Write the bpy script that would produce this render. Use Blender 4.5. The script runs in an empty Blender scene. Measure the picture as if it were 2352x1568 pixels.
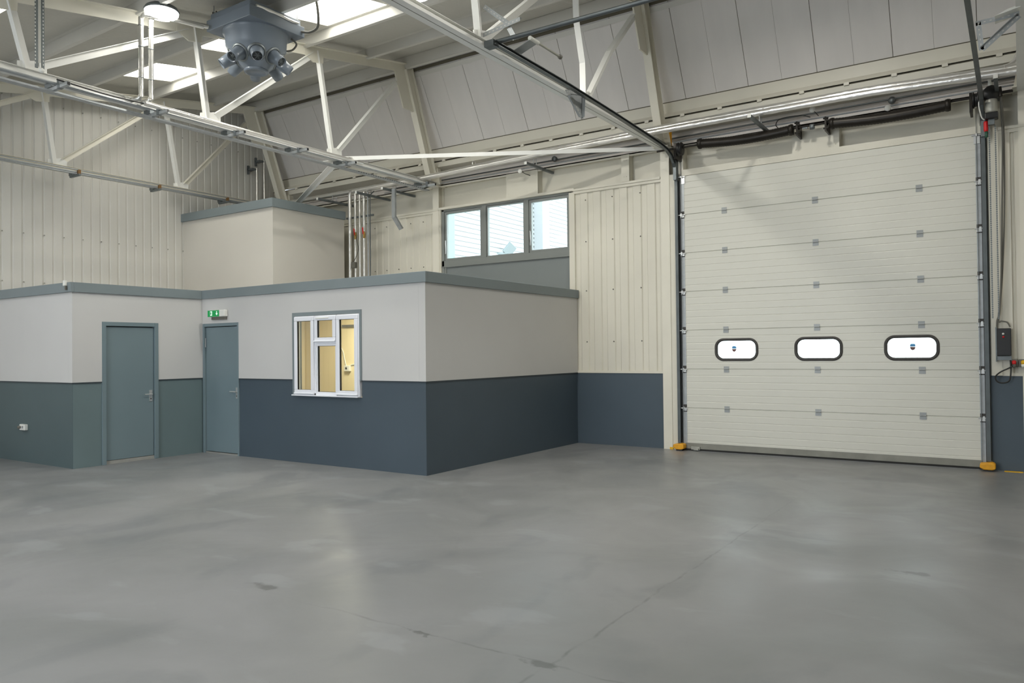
import bpy, math, random
from mathutils import Vector, Matrix
random.seed(7)
sc = bpy.context.scene
COL = sc.collection
PI = math.pi

# ------------------------------------------------------------------ materials
def lin(c):
    return tuple(((v/255)/12.92 if v/255 <= .04045 else ((v/255+.055)/1.055)**2.4) for v in c) + (1,)
def nd(nt, t, **kw):
    n = nt.nodes.new(t)
    for k, v in kw.items(): setattr(n, k, v)
    return n
def mat(name, rgb, rough=.5, metal=0, var=0, vscale=2.0, bump=0, bscale=60, spec=.5, stretch=(1,1,1), rvar=0):
    m = bpy.data.materials.new(name); m.use_nodes = True; nt = m.node_tree
    b = nt.nodes['Principled BSDF']
    b.inputs['Base Color'].default_value = lin(rgb); b.inputs['Roughness'].default_value = rough
    b.inputs['Metallic'].default_value = metal; b.inputs['Specular IOR Level'].default_value = spec
    if var or bump or rvar:
        tc = nd(nt, 'ShaderNodeTexCoord'); mp = nd(nt, 'ShaderNodeMapping')
        mp.inputs['Scale'].default_value = stretch
        nt.links.new(tc.outputs['Object'], mp.inputs['Vector'])
    if var or rvar:
        nz = nd(nt, 'ShaderNodeTexNoise'); nz.inputs['Scale'].default_value = vscale; nz.inputs['Detail'].default_value = 5
        nt.links.new(mp.outputs[0], nz.inputs['Vector'])
        mr = nd(nt, 'ShaderNodeMapRange'); mr.inputs[1].default_value = .3; mr.inputs[2].default_value = .7
        nt.links.new(nz.outputs['Fac'], mr.inputs[0])
    if var:
        mx = nd(nt, 'ShaderNodeMix', data_type='RGBA')
        mx.inputs['A'].default_value = tuple(x*(1-var) for x in lin(rgb)[:3])+(1,)
        mx.inputs['B'].default_value = tuple(min(1, x*(1+var)) for x in lin(rgb)[:3])+(1,)
        nt.links.new(mr.outputs[0], mx.inputs['Factor']); nt.links.new(mx.outputs['Result'], b.inputs['Base Color'])
    if rvar:
        m2 = nd(nt, 'ShaderNodeMapRange'); m2.inputs[3].default_value = rough-rvar; m2.inputs[4].default_value = rough+rvar
        nt.links.new(nz.outputs['Fac'], m2.inputs[0]); nt.links.new(m2.outputs[0], b.inputs['Roughness'])
    if bump:
        n2 = nd(nt, 'ShaderNodeTexNoise'); n2.inputs['Scale'].default_value = bscale; n2.inputs['Detail'].default_value = 4
        nt.links.new(mp.outputs[0], n2.inputs['Vector'])
        bp = nd(nt, 'ShaderNodeBump'); bp.inputs['Strength'].default_value = bump; bp.inputs['Distance'].default_value = .01
        nt.links.new(n2.outputs['Fac'], bp.inputs['Height']); nt.links.new(bp.outputs[0], b.inputs['Normal'])
    return m
def emis(name, rgb, s):
    m = bpy.data.materials.new(name); m.use_nodes = True; nt = m.node_tree
    b = nt.nodes['Principled BSDF']; b.inputs['Base Color'].default_value = lin(rgb)
    b.inputs['Emission Color'].default_value = lin(rgb); b.inputs['Emission Strength'].default_value = s
    return m
def glass(name, tint=(250, 255, 253), refl=.06):
    m = bpy.data.materials.new(name); m.use_nodes = True; nt = m.node_tree
    nt.nodes.remove(nt.nodes['Principled BSDF']); out = nt.nodes['Material Output']
    t = nd(nt, 'ShaderNodeBsdfTransparent'); t.inputs[0].default_value = lin(tint)
    g = nd(nt, 'ShaderNodeBsdfGlossy'); g.inputs['Roughness'].default_value = .02
    fr = nd(nt, 'ShaderNodeFresnel'); fr.inputs[0].default_value = 1.3
    mx = nd(nt, 'ShaderNodeMixShader')
    nt.links.new(fr.outputs[0], mx.inputs[0]); nt.links.new(t.outputs[0], mx.inputs[1]); nt.links.new(g.outputs[0], mx.inputs[2])
    nt.links.new(mx.outputs[0], out.inputs[0])
    return m

M = {}
M['clad']   = mat('cream_cladding', (216, 212, 198), .42, var=.035, vscale=1.3, rvar=.06)
M['gable']  = mat('cream_gable_cladding', (211, 209, 202), .45, var=.03, vscale=.8)
M['panel']  = mat('insulated_panel', (216, 212, 208), .5, var=.03, vscale=.9, stretch=(6, 1, 1))
M['plaster']= mat('painted_board', (200, 199, 197), .6, var=.02, vscale=.9, bump=.04, bscale=160)
M['encl']   = mat('beige_board', (206, 202, 193), .6, var=.03, vscale=.7, bump=.04, bscale=120)
M['slate']  = mat('slate_blue_dado', (70, 83, 93), .5, var=.05, vscale=1.2, bump=.05, bscale=150)
M['sage']   = mat('grey_green_dado', (104, 121, 124), .5, var=.05, vscale=1.2, bump=.05, bscale=150)
M['teald']  = mat('dark_teal_dado', (77, 93, 96), .5, var=.05, vscale=1.2, bump=.05, bscale=150)
M['railb']  = mat('scuffed_grey_rail', (134, 133, 124), .5, metal=.2, var=.12, vscale=5)
M['hinge']  = mat('hinge_steel', (150, 153, 152), .42, metal=.3)
M['doorp']  = mat('grey_blue_door_paint', (114, 131, 137), .42, var=.03, vscale=1.5, bump=.03, bscale=120)
M['fascia'] = mat('grey_fascia', (122, 132, 135), .45, var=.02, vscale=2)
M['dline']  = mat('dado_line_dark', (52, 60, 66), .5)
M['steel']  = mat('cream_painted_steel', (222, 218, 204), .45, var=.03, vscale=2, bump=.03, bscale=40)
M['steelw'] = mat('white_painted_steel', (228, 228, 224), .42, var=.02, vscale=3)
M['purlin'] = mat('grey_white_purlin', (205, 203, 196), .4, var=.04, vscale=1.5)
M['galv']   = mat('galvanised_steel', (166, 170, 172), .42, metal=.4, var=.1, vscale=14)
M['galvd']  = mat('dull_galvanised_steel', (118, 124, 126), .45, metal=.6, var=.12, vscale=10)
M['foil']   = mat('aluminium_foil', (236, 234, 230), .28, metal=.8, bump=.55, bscale=26, stretch=(.5, 1, 1))
M['foilv']  = mat('aluminium_foil_vertical', (214, 213, 208), .28, metal=.85, bump=.55, bscale=30, stretch=(1, 1, .5))
M['track']  = mat('dark_track_steel', (92, 97, 98), .42, metal=.55, var=.12, vscale=6)
M['darks']  = mat('dark_oiled_steel', (42, 38, 33), .4, metal=.5, var=.2, vscale=9)
M['black']  = mat('black_plastic', (26, 26, 27), .4)
M['dark']   = mat('dark_gap_fill', (96, 91, 76), .8)  # dark fill behind joints and slots; also paints the shade of the ridge gap
M['doorw']  = mat('white_sectional_door', (211, 210, 200), .38, var=.02, vscale=.8, rvar=.05, bump=.05, bscale=220)
M['alu']    = mat('dull_aluminium', (168, 167, 158), .45, metal=.35, var=.12, vscale=6)
M['rubber'] = mat('grey_rubber', (66, 64, 62), .6)
M['upvc']   = mat('white_upvc', (232, 234, 240), .3)
M['gframe'] = mat('grey_window_frame', (128, 132, 129), .4)
M['gpanel'] = mat('grey_infill_panel', (122, 128, 128), .5, var=.03, vscale=1.5)
M['glass']  = glass('clear_glass')
M['fan']    = mat('blue_grey_fan_enamel', (114, 123, 133), .33, var=.03, vscale=4)
M['fand']   = mat('dark_fan_grille', (24, 25, 27), .5)
M['orange'] = mat('yellow_guard_plastic', (222, 158, 22), .45, var=.1, vscale=20)
M['yellow'] = mat('yellow_paint', (226, 176, 20), .5)
M['red']    = mat('red_plastic', (205, 26, 30), .4)
M['green']  = mat('dark_green_plastic', (40, 84, 66), .45)
M['brass']  = mat('brass_valve', (170, 140, 80), .35, metal=.9)
M['cable']  = mat('grey_cable', (104, 102, 94), .5)
M['bcable'] = mat('black_cable', (34, 33, 31), .5)
M['white']  = mat('white_plastic', (228, 228, 222), .4)
M['copper'] = mat('rusty_clip', (128, 96, 58), .5, metal=.3)
M['handle'] = mat('satin_aluminium_handle', (206, 208, 208), .3, metal=.6)
M['cream_in'] = mat('yellow_interior_paint', (240, 224, 184), .6)
M['exitg']  = emis('exit_sign_green', (8, 140, 72), .35)
M['exitw']  = emis('exit_sign_white', (235, 250, 240), .55)
M['lampon'] = emis('lamp_led_glow', (255, 255, 250), 12)
M['rooflt'] = emis('rooflight_daylight', (255, 253, 244), 7)
M['conc']   = mat('bare_concrete', (150, 150, 145), .8, var=.1, vscale=6)
M['outw']   = mat('neighbour_white_cladding', (158, 160, 162), .5)
M['flood']  = mat('pale_floodlight_casing', (128, 136, 138), .5)
M['outg']   = mat('neighbour_teal_trim', (114, 170, 160), .5)
M['logo_b'] = mat('sticker_blue', (70, 150, 205), .4)
M['logo_n'] = mat('sticker_dark', (38, 40, 58), .4)
M['logo_r'] = mat('sticker_brown_red', (96, 56, 48), .4)
M['rust']   = mat('rubber_seal_dark', (30, 30, 28), .7)

# ceiling liner: fine ribs running down the roof slope
def rib_mat():
    m = mat('roof_liner', (196, 194, 186), .5, var=.035, vscale=.7); nt = m.node_tree; b = nt.nodes['Principled BSDF']
    tc = nd(nt, 'ShaderNodeTexCoord'); w = nd(nt, 'ShaderNodeTexWave'); w.bands_direction = 'X'
    w.inputs['Scale'].default_value = 6.3; nt.links.new(tc.outputs['Object'], w.inputs['Vector'])
    bp = nd(nt, 'ShaderNodeBump'); bp.inputs['Strength'].default_value = .35; bp.inputs['Distance'].default_value = .006
    nt.links.new(w.outputs['Fac'], bp.inputs['Height']); nt.links.new(bp.outputs[0], b.inputs['Normal'])
    return m
M['roof'] = rib_mat()

def floor_mat():
    m = bpy.data.materials.new('grey_painted_concrete_floor'); m.use_nodes = True; nt = m.node_tree; L = nt.links.new
    b = nt.nodes['Principled BSDF']; b.inputs['Specular IOR Level'].default_value = .5
    tc = nd(nt, 'ShaderNodeTexCoord'); o = tc.outputs['Object']
    def noise(scale, det=5, st=(1, 1, 1), dist=0, rot=0):
        mp = nd(nt, 'ShaderNodeMapping'); mp.inputs['Scale'].default_value = st; mp.inputs['Rotation'].default_value = (0, 0, rot); L(o, mp.inputs[0])
        n = nd(nt, 'ShaderNodeTexNoise'); n.inputs['Scale'].default_value = scale; n.inputs['Detail'].default_value = det
        n.inputs['Distortion'].default_value = dist; L(mp.outputs[0], n.inputs['Vector']); return n.outputs['Fac']
    def mr(f, a, c, d=0, e=1):
        r = nd(nt, 'ShaderNodeMapRange'); r.inputs[1].default_value = a; r.inputs[2].default_value = c
        r.inputs[3].default_value = d; r.inputs[4].default_value = e; L(f, r.inputs[0]); return r.outputs[0]
    def mix(f, a, c):
        x = nd(nt, 'ShaderNodeMix', data_type='RGBA')
        L(f, x.inputs['Factor'])
        for k, v in (('A', a), ('B', c)):
            if isinstance(v, tuple): x.inputs[k].default_value = v
            else: L(v, x.inputs[k])
        return x.outputs['Result']
    def mth(op, a, c=None):
        x = nd(nt, 'ShaderNodeMath', operation=op)
        for i, v in enumerate((a, c)):
            if v is None: continue
            if isinstance(v, (int, float)): x.inputs[i].default_value = v
            else: L(v, x.inputs[i])
        return x.outputs[0]
    base = mix(mr(noise(.55, 4, dist=.6), .35, .65), lin((117, 119, 119)), lin((130, 131, 132)))
    base = mix(mr(noise(1.3, 6, (1, .6, 1), .5, .5), .56, .64, 0, .5), base, lin((106, 109, 111)))
    base = mix(mr(noise(1.5, 5, (.7, 1.3, 1), .3, -.4), .60, .65, 0, .4), base, lin((140, 143, 145)))
    base = mix(mr(noise(38, 2), .72, .8, 0, .35), base, lin((86, 88, 88)))
    sep = nd(nt, 'ShaderNodeSeparateXYZ'); L(o, sep.inputs[0])
    wob = mth('MULTIPLY', mth('SUBTRACT', noise(3, 4), .5), .10)
    # saw-cut joints of the slab
    jx = mth('ABSOLUTE', mth('ADD', mth('ADD', sep.outputs[0], 2.02), wob))
    jy = mth('ABSOLUTE', mth('ADD', mth('SUBTRACT', sep.outputs[1], 3.34), wob))
    brk = mr(noise(5, 5), .42, .62, .15, 1)
    jx = mth('MULTIPLY', mth('MULTIPLY', mr(jx, .003, .014, 1, 0), brk), mr(sep.outputs[1], 6.0, 9.0, 1, .15)); jy = mth('MULTIPLY', mth('MULTIPLY', mr(jy, .003, .014, 1, 0), brk), mr(sep.outputs[0], -4.4, -3.4, 0, 1))
    j = mth('MULTIPLY', mth('MAXIMUM', jx, jy), .5)
    base = mix(j, base, lin((70, 72, 72)))
    # broken chips: at the crossing of the joints, by the door and left of the middle
    for cx, cy, r in ((-2.06, 3.33, .10), (-.66, 6.06, .13), (-4.38, 3.42, .13), (-2.9, 3.33, .07)):
        dx = mth('MULTIPLY', mth('SUBTRACT', sep.outputs[0], cx), .55); dy = mth('MULTIPLY', mth('SUBTRACT', sep.outputs[1], cy), 1.6)
        d = mth('SQRT', mth('ADD', mth('MULTIPLY', dx, dx), mth('MULTIPLY', dy, dy)))
        d = mth('ADD', d, mth('MULTIPLY', mth('SUBTRACT', noise(9, 5), .5), .22))
        base = mix(mr(d, r*.35, r*.6, .6, 0), base, lin((64, 66, 64)))
    L(base, b.inputs['Base Color'])
    L(mr(noise(.8, 5, dist=1.2), .3, .7, .30, .50), b.inputs['Roughness'])
    bp = nd(nt, 'ShaderNodeBump'); bp.inputs['Strength'].default_value = .10; bp.inputs['Distance'].default_value = .01
    L(noise(7, 6), bp.inputs['Height']); L(bp.outputs[0], b.inputs['Normal'])
    return m
M['floor'] = floor_mat()

# ------------------------------------------------------------------ geometry helpers
class G:
    def __init__(s): s.v = []; s.f = []; s.m = []; s.sm = []; s.mi = 0
    def add(s, vs, fs, smooth=False):
        n = len(s.v); s.v += [tuple(v) for v in vs]
        for f in fs: s.f.append([n+i for i in f]); s.m.append(s.mi); s.sm.append(smooth)
        return s
    def box(s, x0, x1, y0, y1, z0, z1):
        v = [(x, y, z) for z in (z0, z1) for y in (y0, y1) for x in (x0, x1)]
        return s.add(v, [(0, 2, 3, 1), (4, 5, 7, 6), (0, 1, 5, 4), (2, 6, 7, 3), (0, 4, 6, 2), (1, 3, 7, 5)])
    def beam(s, p, q, w, h, up=(0, 0, 1), ou=0, ow=0):
        """rectangular bar p->q; w across, h along up; ou/ow shift it"""
        p, q = Vector(p), Vector(q); d = (q-p).normalized(); u = Vector(up)
        a = d.cross(u)
        if a.length < 1e-4: a = d.cross(Vector((1, 0, 0)))
        a.normalize(); u = a.cross(d).normalized()
        off = u*ou + a*ow
        vs = []
        for e in (p, q):
            for i, j in ((-1, -1), (1, -1), (1, 1), (-1, 1)): vs.append(e+off+a*(w/2*i)+u*(h/2*j))
        return s.add(vs, [(0, 3, 2, 1), (4, 5, 6, 7), (0, 1, 5, 4), (1, 2, 6, 5), (2, 3, 7, 6), (3, 0, 4, 7)])
    def tube(s, pts, r, n=12, caps=True):
        pts = [Vector(p) for p in pts]; N = len(pts)
        rs = r if isinstance(r, (list, tuple)) else [r]*N
        t0 = (pts[1]-pts[0]).normalized(); ref = Vector((0, 0, 1)) if abs(t0.z) < .9 else Vector((1, 0, 0))
        a = t0.cross(ref).normalized(); vs = []
        for i, p in enumerate(pts):
            t = (pts[min(i+1, N-1)]-pts[max(i-1, 0)]).normalized()
            a = (a - t*a.dot(t)).normalized(); b = t.cross(a)
            for k in range(n):
                an = 2*PI*k/n; vs.append(p + a*(rs[i]*math.cos(an)) + b*(rs[i]*math.sin(an)))
        fs = [(i*n+k, i*n+(k+1) % n, (i+1)*n+(k+1) % n, (i+1)*n+k) for i in range(N-1) for k in range(n)]
        s.add(vs, fs, True)
        if caps:
            s.add(vs[:n], [tuple(reversed(range(n)))]); s.add(vs[-n:], [tuple(range(n))])
        return s
    def prism(s, poly, axis, a, b):
        """polygon in the two other axes, extruded a..b along axis (0,1,2)"""
        n = len(poly)
        def P(u, v, w): return {0: (w, u, v), 1: (u, w, v), 2: (u, v, w)}[axis]
        vs = [P(u, v, a) for u, v in poly] + [P(u, v, b) for u, v in poly]
        fs = [tuple(reversed(range(n))), tuple(range(n, 2*n))] + [(i, (i+1) % n, n+(i+1) % n, n+i) for i in range(n)]
        return s.add(vs, fs)
    def sheet(s, prof, axis, a, b):
        """open profile line extruded a..b along axis"""
        n = len(prof)
        def P(u, v, w): return {0: (w, u, v), 1: (u, w, v), 2: (u, v, w)}[axis]
        vs = [P(u, v, a) for u, v in prof] + [P(u, v, b) for u, v in prof]
        return s.add(vs, [(i, i+1, n+i+1, n+i) for i in range(n-1)])
    def lathe(s, prof, c, axis=(0, 0, 1), n=32):
        ax = Vector(axis).normalized(); ref = Vector((1, 0, 0)) if abs(ax.x) < .9 else Vector((0, 1, 0))
        a = ax.cross(ref).normalized(); b = ax.cross(a); c = Vector(c); vs = []
        for r, h in prof:
            for k in range(n):
                an = 2*PI*k/n; vs.append(c + ax*h + a*(r*math.cos(an)) + b*(r*math.sin(an)))
        fs = [(i*n+k, i*n+(k+1) % n, (i+1)*n+(k+1) % n, (i+1)*n+k) for i in range(len(prof)-1) for k in range(n)]
        return s.add(vs, fs, True)
    def build(s, name, mats, parent=None, bevel=0):
        me = bpy.data.meshes.new(name); me.from_pydata(s.v, [], s.f)
        if not isinstance(mats, (list, tuple)): mats = [mats]
        for m in mats: me.materials.append(M[m] if isinstance(m, str) else m)
        me.polygons.foreach_set('material_index', s.m); me.polygons.foreach_set('use_smooth', s.sm)
        me.validate(); me.update()
        import bmesh
        bm = bmesh.new(); bm.from_mesh(me); bmesh.ops.recalc_face_normals(bm, faces=bm.faces); bm.to_mesh(me); bm.free()
        o = bpy.data.objects.new(name, me); COL.objects.link(o)
        if parent is not None:
            o.parent = parent; o.matrix_parent_inverse = parent_world(parent).inverted()
        if bevel:
            b = o.modifiers.new('bevel', 'BEVEL'); b.width = bevel; b.segments = 2; b.limit_method = 'ANGLE'
        return o
def parent_world(o):
    m = o.matrix_basis.copy()
    while o.parent is not None:
        m = o.parent.matrix_basis @ o.matrix_parent_inverse @ m if False else (o.parent.matrix_basis @ o.matrix_parent_inverse @ m)
        o = o.parent
    return m
def root(name, loc):
    o = bpy.data.objects.new(name, None); o.location = loc; o.empty_display_size = .1; COL.objects.link(o); return o
def tag(o, label, cat, group=None, kind=None):
    o['label'] = label; o['category'] = cat
    if group: o['group'] = group
    if kind: o['kind'] = kind
    return o
def struct(o, label=None):
    o['kind'] = 'structure'
    if label: o['label'] = label
    return o
def copy_tree(o, delta=(0, 0, 0), parent=None):
    c = o.copy(); COL.objects.link(c)
    if parent is not None: c.parent = parent
    else: c.location = o.location + Vector(delta)
    for ch in list(o.children): copy_tree(ch, parent=c)
    return c
def holes_boxes(g, axis, lo, hi, u0, u1, z0, z1, holes, zs=None, mis=(0, 0)):
    us = sorted({u0, u1} | {h[0] for h in holes} | {h[1] for h in holes}); zz = {z0, z1} | {h[2] for h in holes} | {h[3] for h in holes}
    if zs: zz.add(zs)
    us = [u for u in us if u0 <= u <= u1]; zz = sorted(z for z in zz if z0 <= z <= z1)
    for a, b in zip(us, us[1:]):
        for c, d in zip(zz, zz[1:]):
            mu, mz = (a+b)/2, (c+d)/2
            if any(h[0] < mu < h[1] and h[2] < mz < h[3] for h in holes): continue
            g.mi = mis[0] if (zs is None or mz < zs) else mis[1]
            if axis == 'Y': g.box(a, b, lo, hi, c, d)
            else: g.box(lo, hi, a, b, c, d)
    g.mi = 0
    return g
def corr(u0, u1, v, pitch, depth, groove, sgn=1, phase=0):
    """trapezoid profile along u; ribs stand out by depth towards -sgn"""
    pts = []; u = u0 - phase
    e = pitch*.07
    while u < u1:
        for du, dv in ((0, 0), (pitch-groove-e, 0), (pitch-groove, depth), (pitch-e, depth)):
            x = u+du
            if u0 <= x <= u1: pts.append((x, v + sgn*dv))
        u += pitch
    if pts[0][0] > u0: pts.insert(0, (u0, pts[0][1]))
    if pts[-1][0] < u1: pts.append((u1, pts[-1][1]))
    return pts

# ------------------------------------------------------------------ main dimensions
W = 11.64                       # inner face of the rear wall
GX = -14.4                      # gable wall
YO, YL, XO, XI = 7.586, 5.518, -6.422, -11.197   # office faces
ZT, ZD = 2.65, 1.22
RX, FY = 6.0, -7.0              # unseen right and front walls
TX = [-13.9, -9.53, -4.75, .09] # trusses
def rz(y): return 7.12 + .178*(y-10.6)
H2 = [-9.43, -6.53, 2.2, 4.40]  # high window opening in the rear wall
DR = [-4.42, -.465, 0, 4.36]     # big door opening

# ------------------------------------------------------------------ setting
g = G().box(GX-.3, RX+.3, FY-.3, W+.4, -.2, 0)
struct(g.build('floor', 'floor'), 'grey painted concrete floor with faint saw-cut joints')
# ground outside
g = G().box(-40, 25, W+.4, 60, -.25, -.05)
struct(g.build('trim_1', 'conc'), 'pale concrete yard outside the windows')

# gable wall (left), corrugated
g = G()
pr = corr(FY, W+.3, GX, .1685, -.016, .035, 1, .02)
g.sheet(pr, 2, 0, 7.3) if False else g.add([(v, u, 0) for u, v in pr] + [(v, u, 7.3) for u, v in pr], [(i, i+1, len(pr)+i+1, len(pr)+i) for i in range(len(pr)-1)])
g.box(GX-.2, GX-.05, FY, W+.3, 0, 7.4)
wl = struct(g.build('wall_left', 'gable'), 'corrugated cream end wall')
s = G()
for zz in (2.9, 3.75, 5.05, 6.1):
    y = 5.6
    while y < 10.9:
        s.lathe([(.012, 0), (.012, .012), (0.001, .014)], (GX, y, zz), (1, 0, 0), 6); y += .337
s.build('screw_head', 'alu', wl)['kind'] = 'stuff'

# rear wall: masonry dado, backing, and openings
g = G()
holes = [H2, DR]
holes_boxes(g, 'Y', W+.10, W+.22, GX, RX, 0, 4.42, holes)
g.box(GX, -4.82, W, W+.10, 0, ZD); g.box(-.33, RX, W, W+.10, 0, ZD)
wb = struct(g.build('wall_back', 'slate'), 'slate-blue dado of the rear wall')
# corrugated sheets on it
def csheet(x0, x1, z0, z1, pitch, groove, depth, phase, mname='clad'):
    q = G(); q.sheet(corr(x0, x1, W+.0, pitch, depth, groove, 1, phase), 2, z0, z1); return q
q = csheet(GX, H2[0]-.03, ZD+.02, 4.34, .165, .05, .013, 0)
q.sheet(corr(-6.49, -4.83, W, .249, .018, .10, 1, .08), 2, ZD+.02, 4.34)
q.sheet(corr(-.20, RX, W, .249, .018, .10, 1, .08), 2, ZD+.02, 4.34)
cl = q.build('cladding_sheet', 'clad', wb)
q = G()
for z in (1.75, 2.63, 3.48, 4.2):
    for k in range(3): q.lathe([(.011, 0), (.011, .01), (.001, .012)], (-6.36+.51*k+.14, W, z), (0, -1, 0), 6)
for z in (3.3, 4.2):
    for k in range(6): q.lathe([(.011, 0), (.011, .01), (.001, .012)], (-11.2+.33*k, W, z), (0, -1, 0), 6)
q.build('screw_head', 'cable', wb)['kind'] = 'stuff'
q = G()
for x0, x1 in ((GX, H2[0]-.03), (H2[1]+.08, -4.83), (-.2, RX)):
    q.box(x0, x1, W-.025, W+.02, 4.33, 4.405); q.box(x0, x1, W-.012, W+.03, ZD-.005, ZD+.035)
    q.box(x0, x1, W-.045, W-.02, 4.375, 4.41)
q.build('flashing', 'clad', wb)
q = G(); q.box(H2[0]-.06, H2[0]+.005, W-.02, W+.12, 1.3, 4.41); q.box(H2[1]-.01, H2[1]+.10, W-.02, W+.12, 1.3, 4.36)
q.box(H2[0]-.05, H2[1]+.1, W-.04, W+.12, 4.385, 4.43)
q.build('reveal', 'clad', wb)
# recessed eaves channel above the cladding and the door
q = G(); q.box(GX, RX, W+.15, W+.17, 4.40, 4.90); q.box(GX, RX, W+.0, W+.17, 4.865, 4.885); q.box(GX, RX, W+.02, W+.17, 4.40, 4.415)
q.box(GX, RX, W+.0, W+.012, 4.835, 4.885)
struct(q.build('trim_2', 'clad'), 'long recessed cream channel above the cladding')
for x0, x1, z0, z1, nm, lb in ((-7.865, -7.18, 4.42, 4.87, 'trim_3', 'square cream cover plate above the high window'),
                               (-5.53, -5.385, 4.42, 4.87, 'trim_4', 'narrow cream cover strip right of the high window'),
                               (-2.76, -2.11, 4.44, 4.85, 'trim_5', 'square cream cover plate above the sectional door')):
    q = G().box(x0, x1, W-.012, W+.01, z0, z1); q.box(x1-.012, x1, W, W+.15, z0, z1); q.box(x0, x0+.012, W, W+.15, z0, z1)
    for sx in (x0+.05, x1-.05):
        for zz in (z0+.08, z1-.1): q.lathe([(.007, 0), (.007, .005), (.001, .006)], (sx, W-.012, zz), (0, -1, 0), 6)
    struct(q.build(nm, 'clad'), lb)
# sloping (mansard) insulated panels
PT, PB = Vector((0, 10.945, 7.02)), Vector((0, 11.70, 5.63))
dn = (PB-PT).normalized(); nrm = Vector((0, dn.z, -dn.y)); nrm = nrm if nrm.y > 0 else -nrm
g = G(); x = -14.41
edges = [GX] + [-13.41+k for k in range(20)]
for a, b in zip(edges, edges[1:]):
    if a >= RX: break
    b = min(b, RX)
    for c, d in ((a+.004, (a+b)/2-.0015), ((a+b)/2+.0015, b-.004)):
        p = [Vector((c, PT.y, PT.z)), Vector((d, PT.y, PT.z)), Vector((d, PB.y, PB.z)), Vector((c, PB.y, PB.z))]
        g.add([v for v in p]+[v+nrm*.06 for v in p], [(0, 1, 2, 3), (4, 7, 6, 5), (0, 4, 5, 1), (1, 5, 6, 2), (2, 6, 7, 3), (3, 7, 4, 0)])
wsl = struct(g.build('wall_slope', 'panel'), 'steeply sloping grey-beige panels above the eaves')
g = G(); p = [Vector((GX, PT.y, PT.z)), Vector((RX, PT.y, PT.z)), Vector((RX, PB.y, PB.z)), Vector((GX, PB.y, PB.z))]
up = -dn*.3
p[0] += up; p[1] += up
g.add([v+nrm*.012+nrm*0 for v in p]+[v+nrm*.1 for v in p], [(0, 1, 2, 3), (4, 7, 6, 5), (0, 4, 5, 1), (1, 5, 6, 2), (2, 6, 7, 3), (3, 7, 4, 0)])
g.build('panel_backing', 'dark', wsl)
# eaves: web, lip, slotted line, soffit, ribbed liner
q = G(); q.mi = 0
q.sheet([(11.69, 5.612), (11.685, 5.44), (11.60, 5.355)], 0, GX, RX)
q.sheet([(11.625, 5.335), (11.64, 5.24), (12.05, 5.20)], 0, GX, RX)
struct(q.build('trim_6', 'clad'), 'cream eaves flashing under the sloping panels')
q = G(); q.box(GX, RX, 11.63, 11.9, 5.325, 5.35); q.box(GX, RX, 11.70, 11.72, 5.6, 5.64)
struct(q.build('trim_7', 'dark'), 'dark slotted line along the eaves flashing')
q = G(); x = GX+.2
while x < RX: q.box(x-.035, x+.035, 11.598, 11.64, 5.325, 5.366); x += .61
struct(q.build('trim_8', 'clad'), 'small cream clips along the eaves flashing')
q = G()
q.sheet([(12.04, 5.25), (12.04, 5.16), (12.0, 5.15), (12.0, 5.09), (12.04, 5.08), (12.04, 5.0), (12.0, 4.99), (12.0, 4.94), (12.04, 4.93), (12.04, 4.86)], 0, GX, RX)
q.box(GX, RX, W+.15, 12.05, 4.88, 4.90); q.box(GX, RX, 12.05, 12.1, 4.45, 6.0); q.box(GX, RX, 11.80, 12.1, 5.64, 5.7)
struct(q.build('trim_9', 'panel'), 'shaded ribbed liner behind the foil pipes')

# ceiling liner
g = G()
ys = [-1.0, RX]
skyl = [(-13.1, 6.98, 8.27), (-10.95, 6.98, 8.27), (-8.9, 6.98, 8.27), (-11.65, 4.13, 4.47), (-13.1, .1, 1.3), (-8.9, 1.4, 2.7), (-4.6, 4.18, 5.45), (-2.4, 1.4, 2.7), (.5, 4.18, 5.45), (-6.8, 2.78, 4.05)]
SKW = {0: 1.02, 1: 1.05, 2: 1.25}
hl = [(x, x+SKW.get(i, 1.05), a, b) for i, (x, a, b) in enumerate(skyl)]
us = sorted({GX, RX} | {h[0] for h in hl} | {h[1] for h in hl}); vs_ = sorted({-1.0, 10.78} | {h[2] for h in hl} | {h[3] for h in hl})
for a, b in zip(us, us[1:]):
    for c, d in zip(vs_, vs_[1:]):
        if any(h[0] < (a+b)/2 < h[1] and h[2] < (c+d)/2 < h[3] for h in hl): continue
        g.add([(a, c, rz(c)), (b, c, rz(c)), (b, d, rz(d)), (a, d, rz(d)), (a, c, rz(c)+.08), (b, c, rz(c)+.08), (b, d, rz(d)+.08), (a, d, rz(d)+.08)],
              [(0, 1, 2, 3), (4, 7, 6, 5), (0, 4, 5, 1), (1, 5, 6, 2), (2, 6, 7, 3), (3, 7, 4, 0)])
g.box(GX, RX, FY, -1.0, rz(-1), rz(-1)+.1)
struct(g.build('ceiling', 'roof'), 'shallow pitched roof liner with fine ribs')
wn = 3
for i, (x0, x1, a, b) in enumerate(hl):
    q = G(); q.add([(x0, a, rz(a)+.02), (x1, a, rz(a)+.02), (x1, b, rz(b)+.02), (x0, b, rz(b)+.02), (x0, a, rz(a)+.035), (x1, a, rz(a)+.035), (x1, b, rz(b)+.035), (x0, b, rz(b)+.035)],
                   [(0, 1, 2, 3), (4, 7, 6, 5), (0, 4, 5, 1), (1, 5, 6, 2), (2, 6, 7, 3), (3, 7, 4, 0)])
    struct(q.build('window_%d' % wn, 'rooflt'), 'translucent rooflight sheet bright with daylight'); wn += 1
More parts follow.
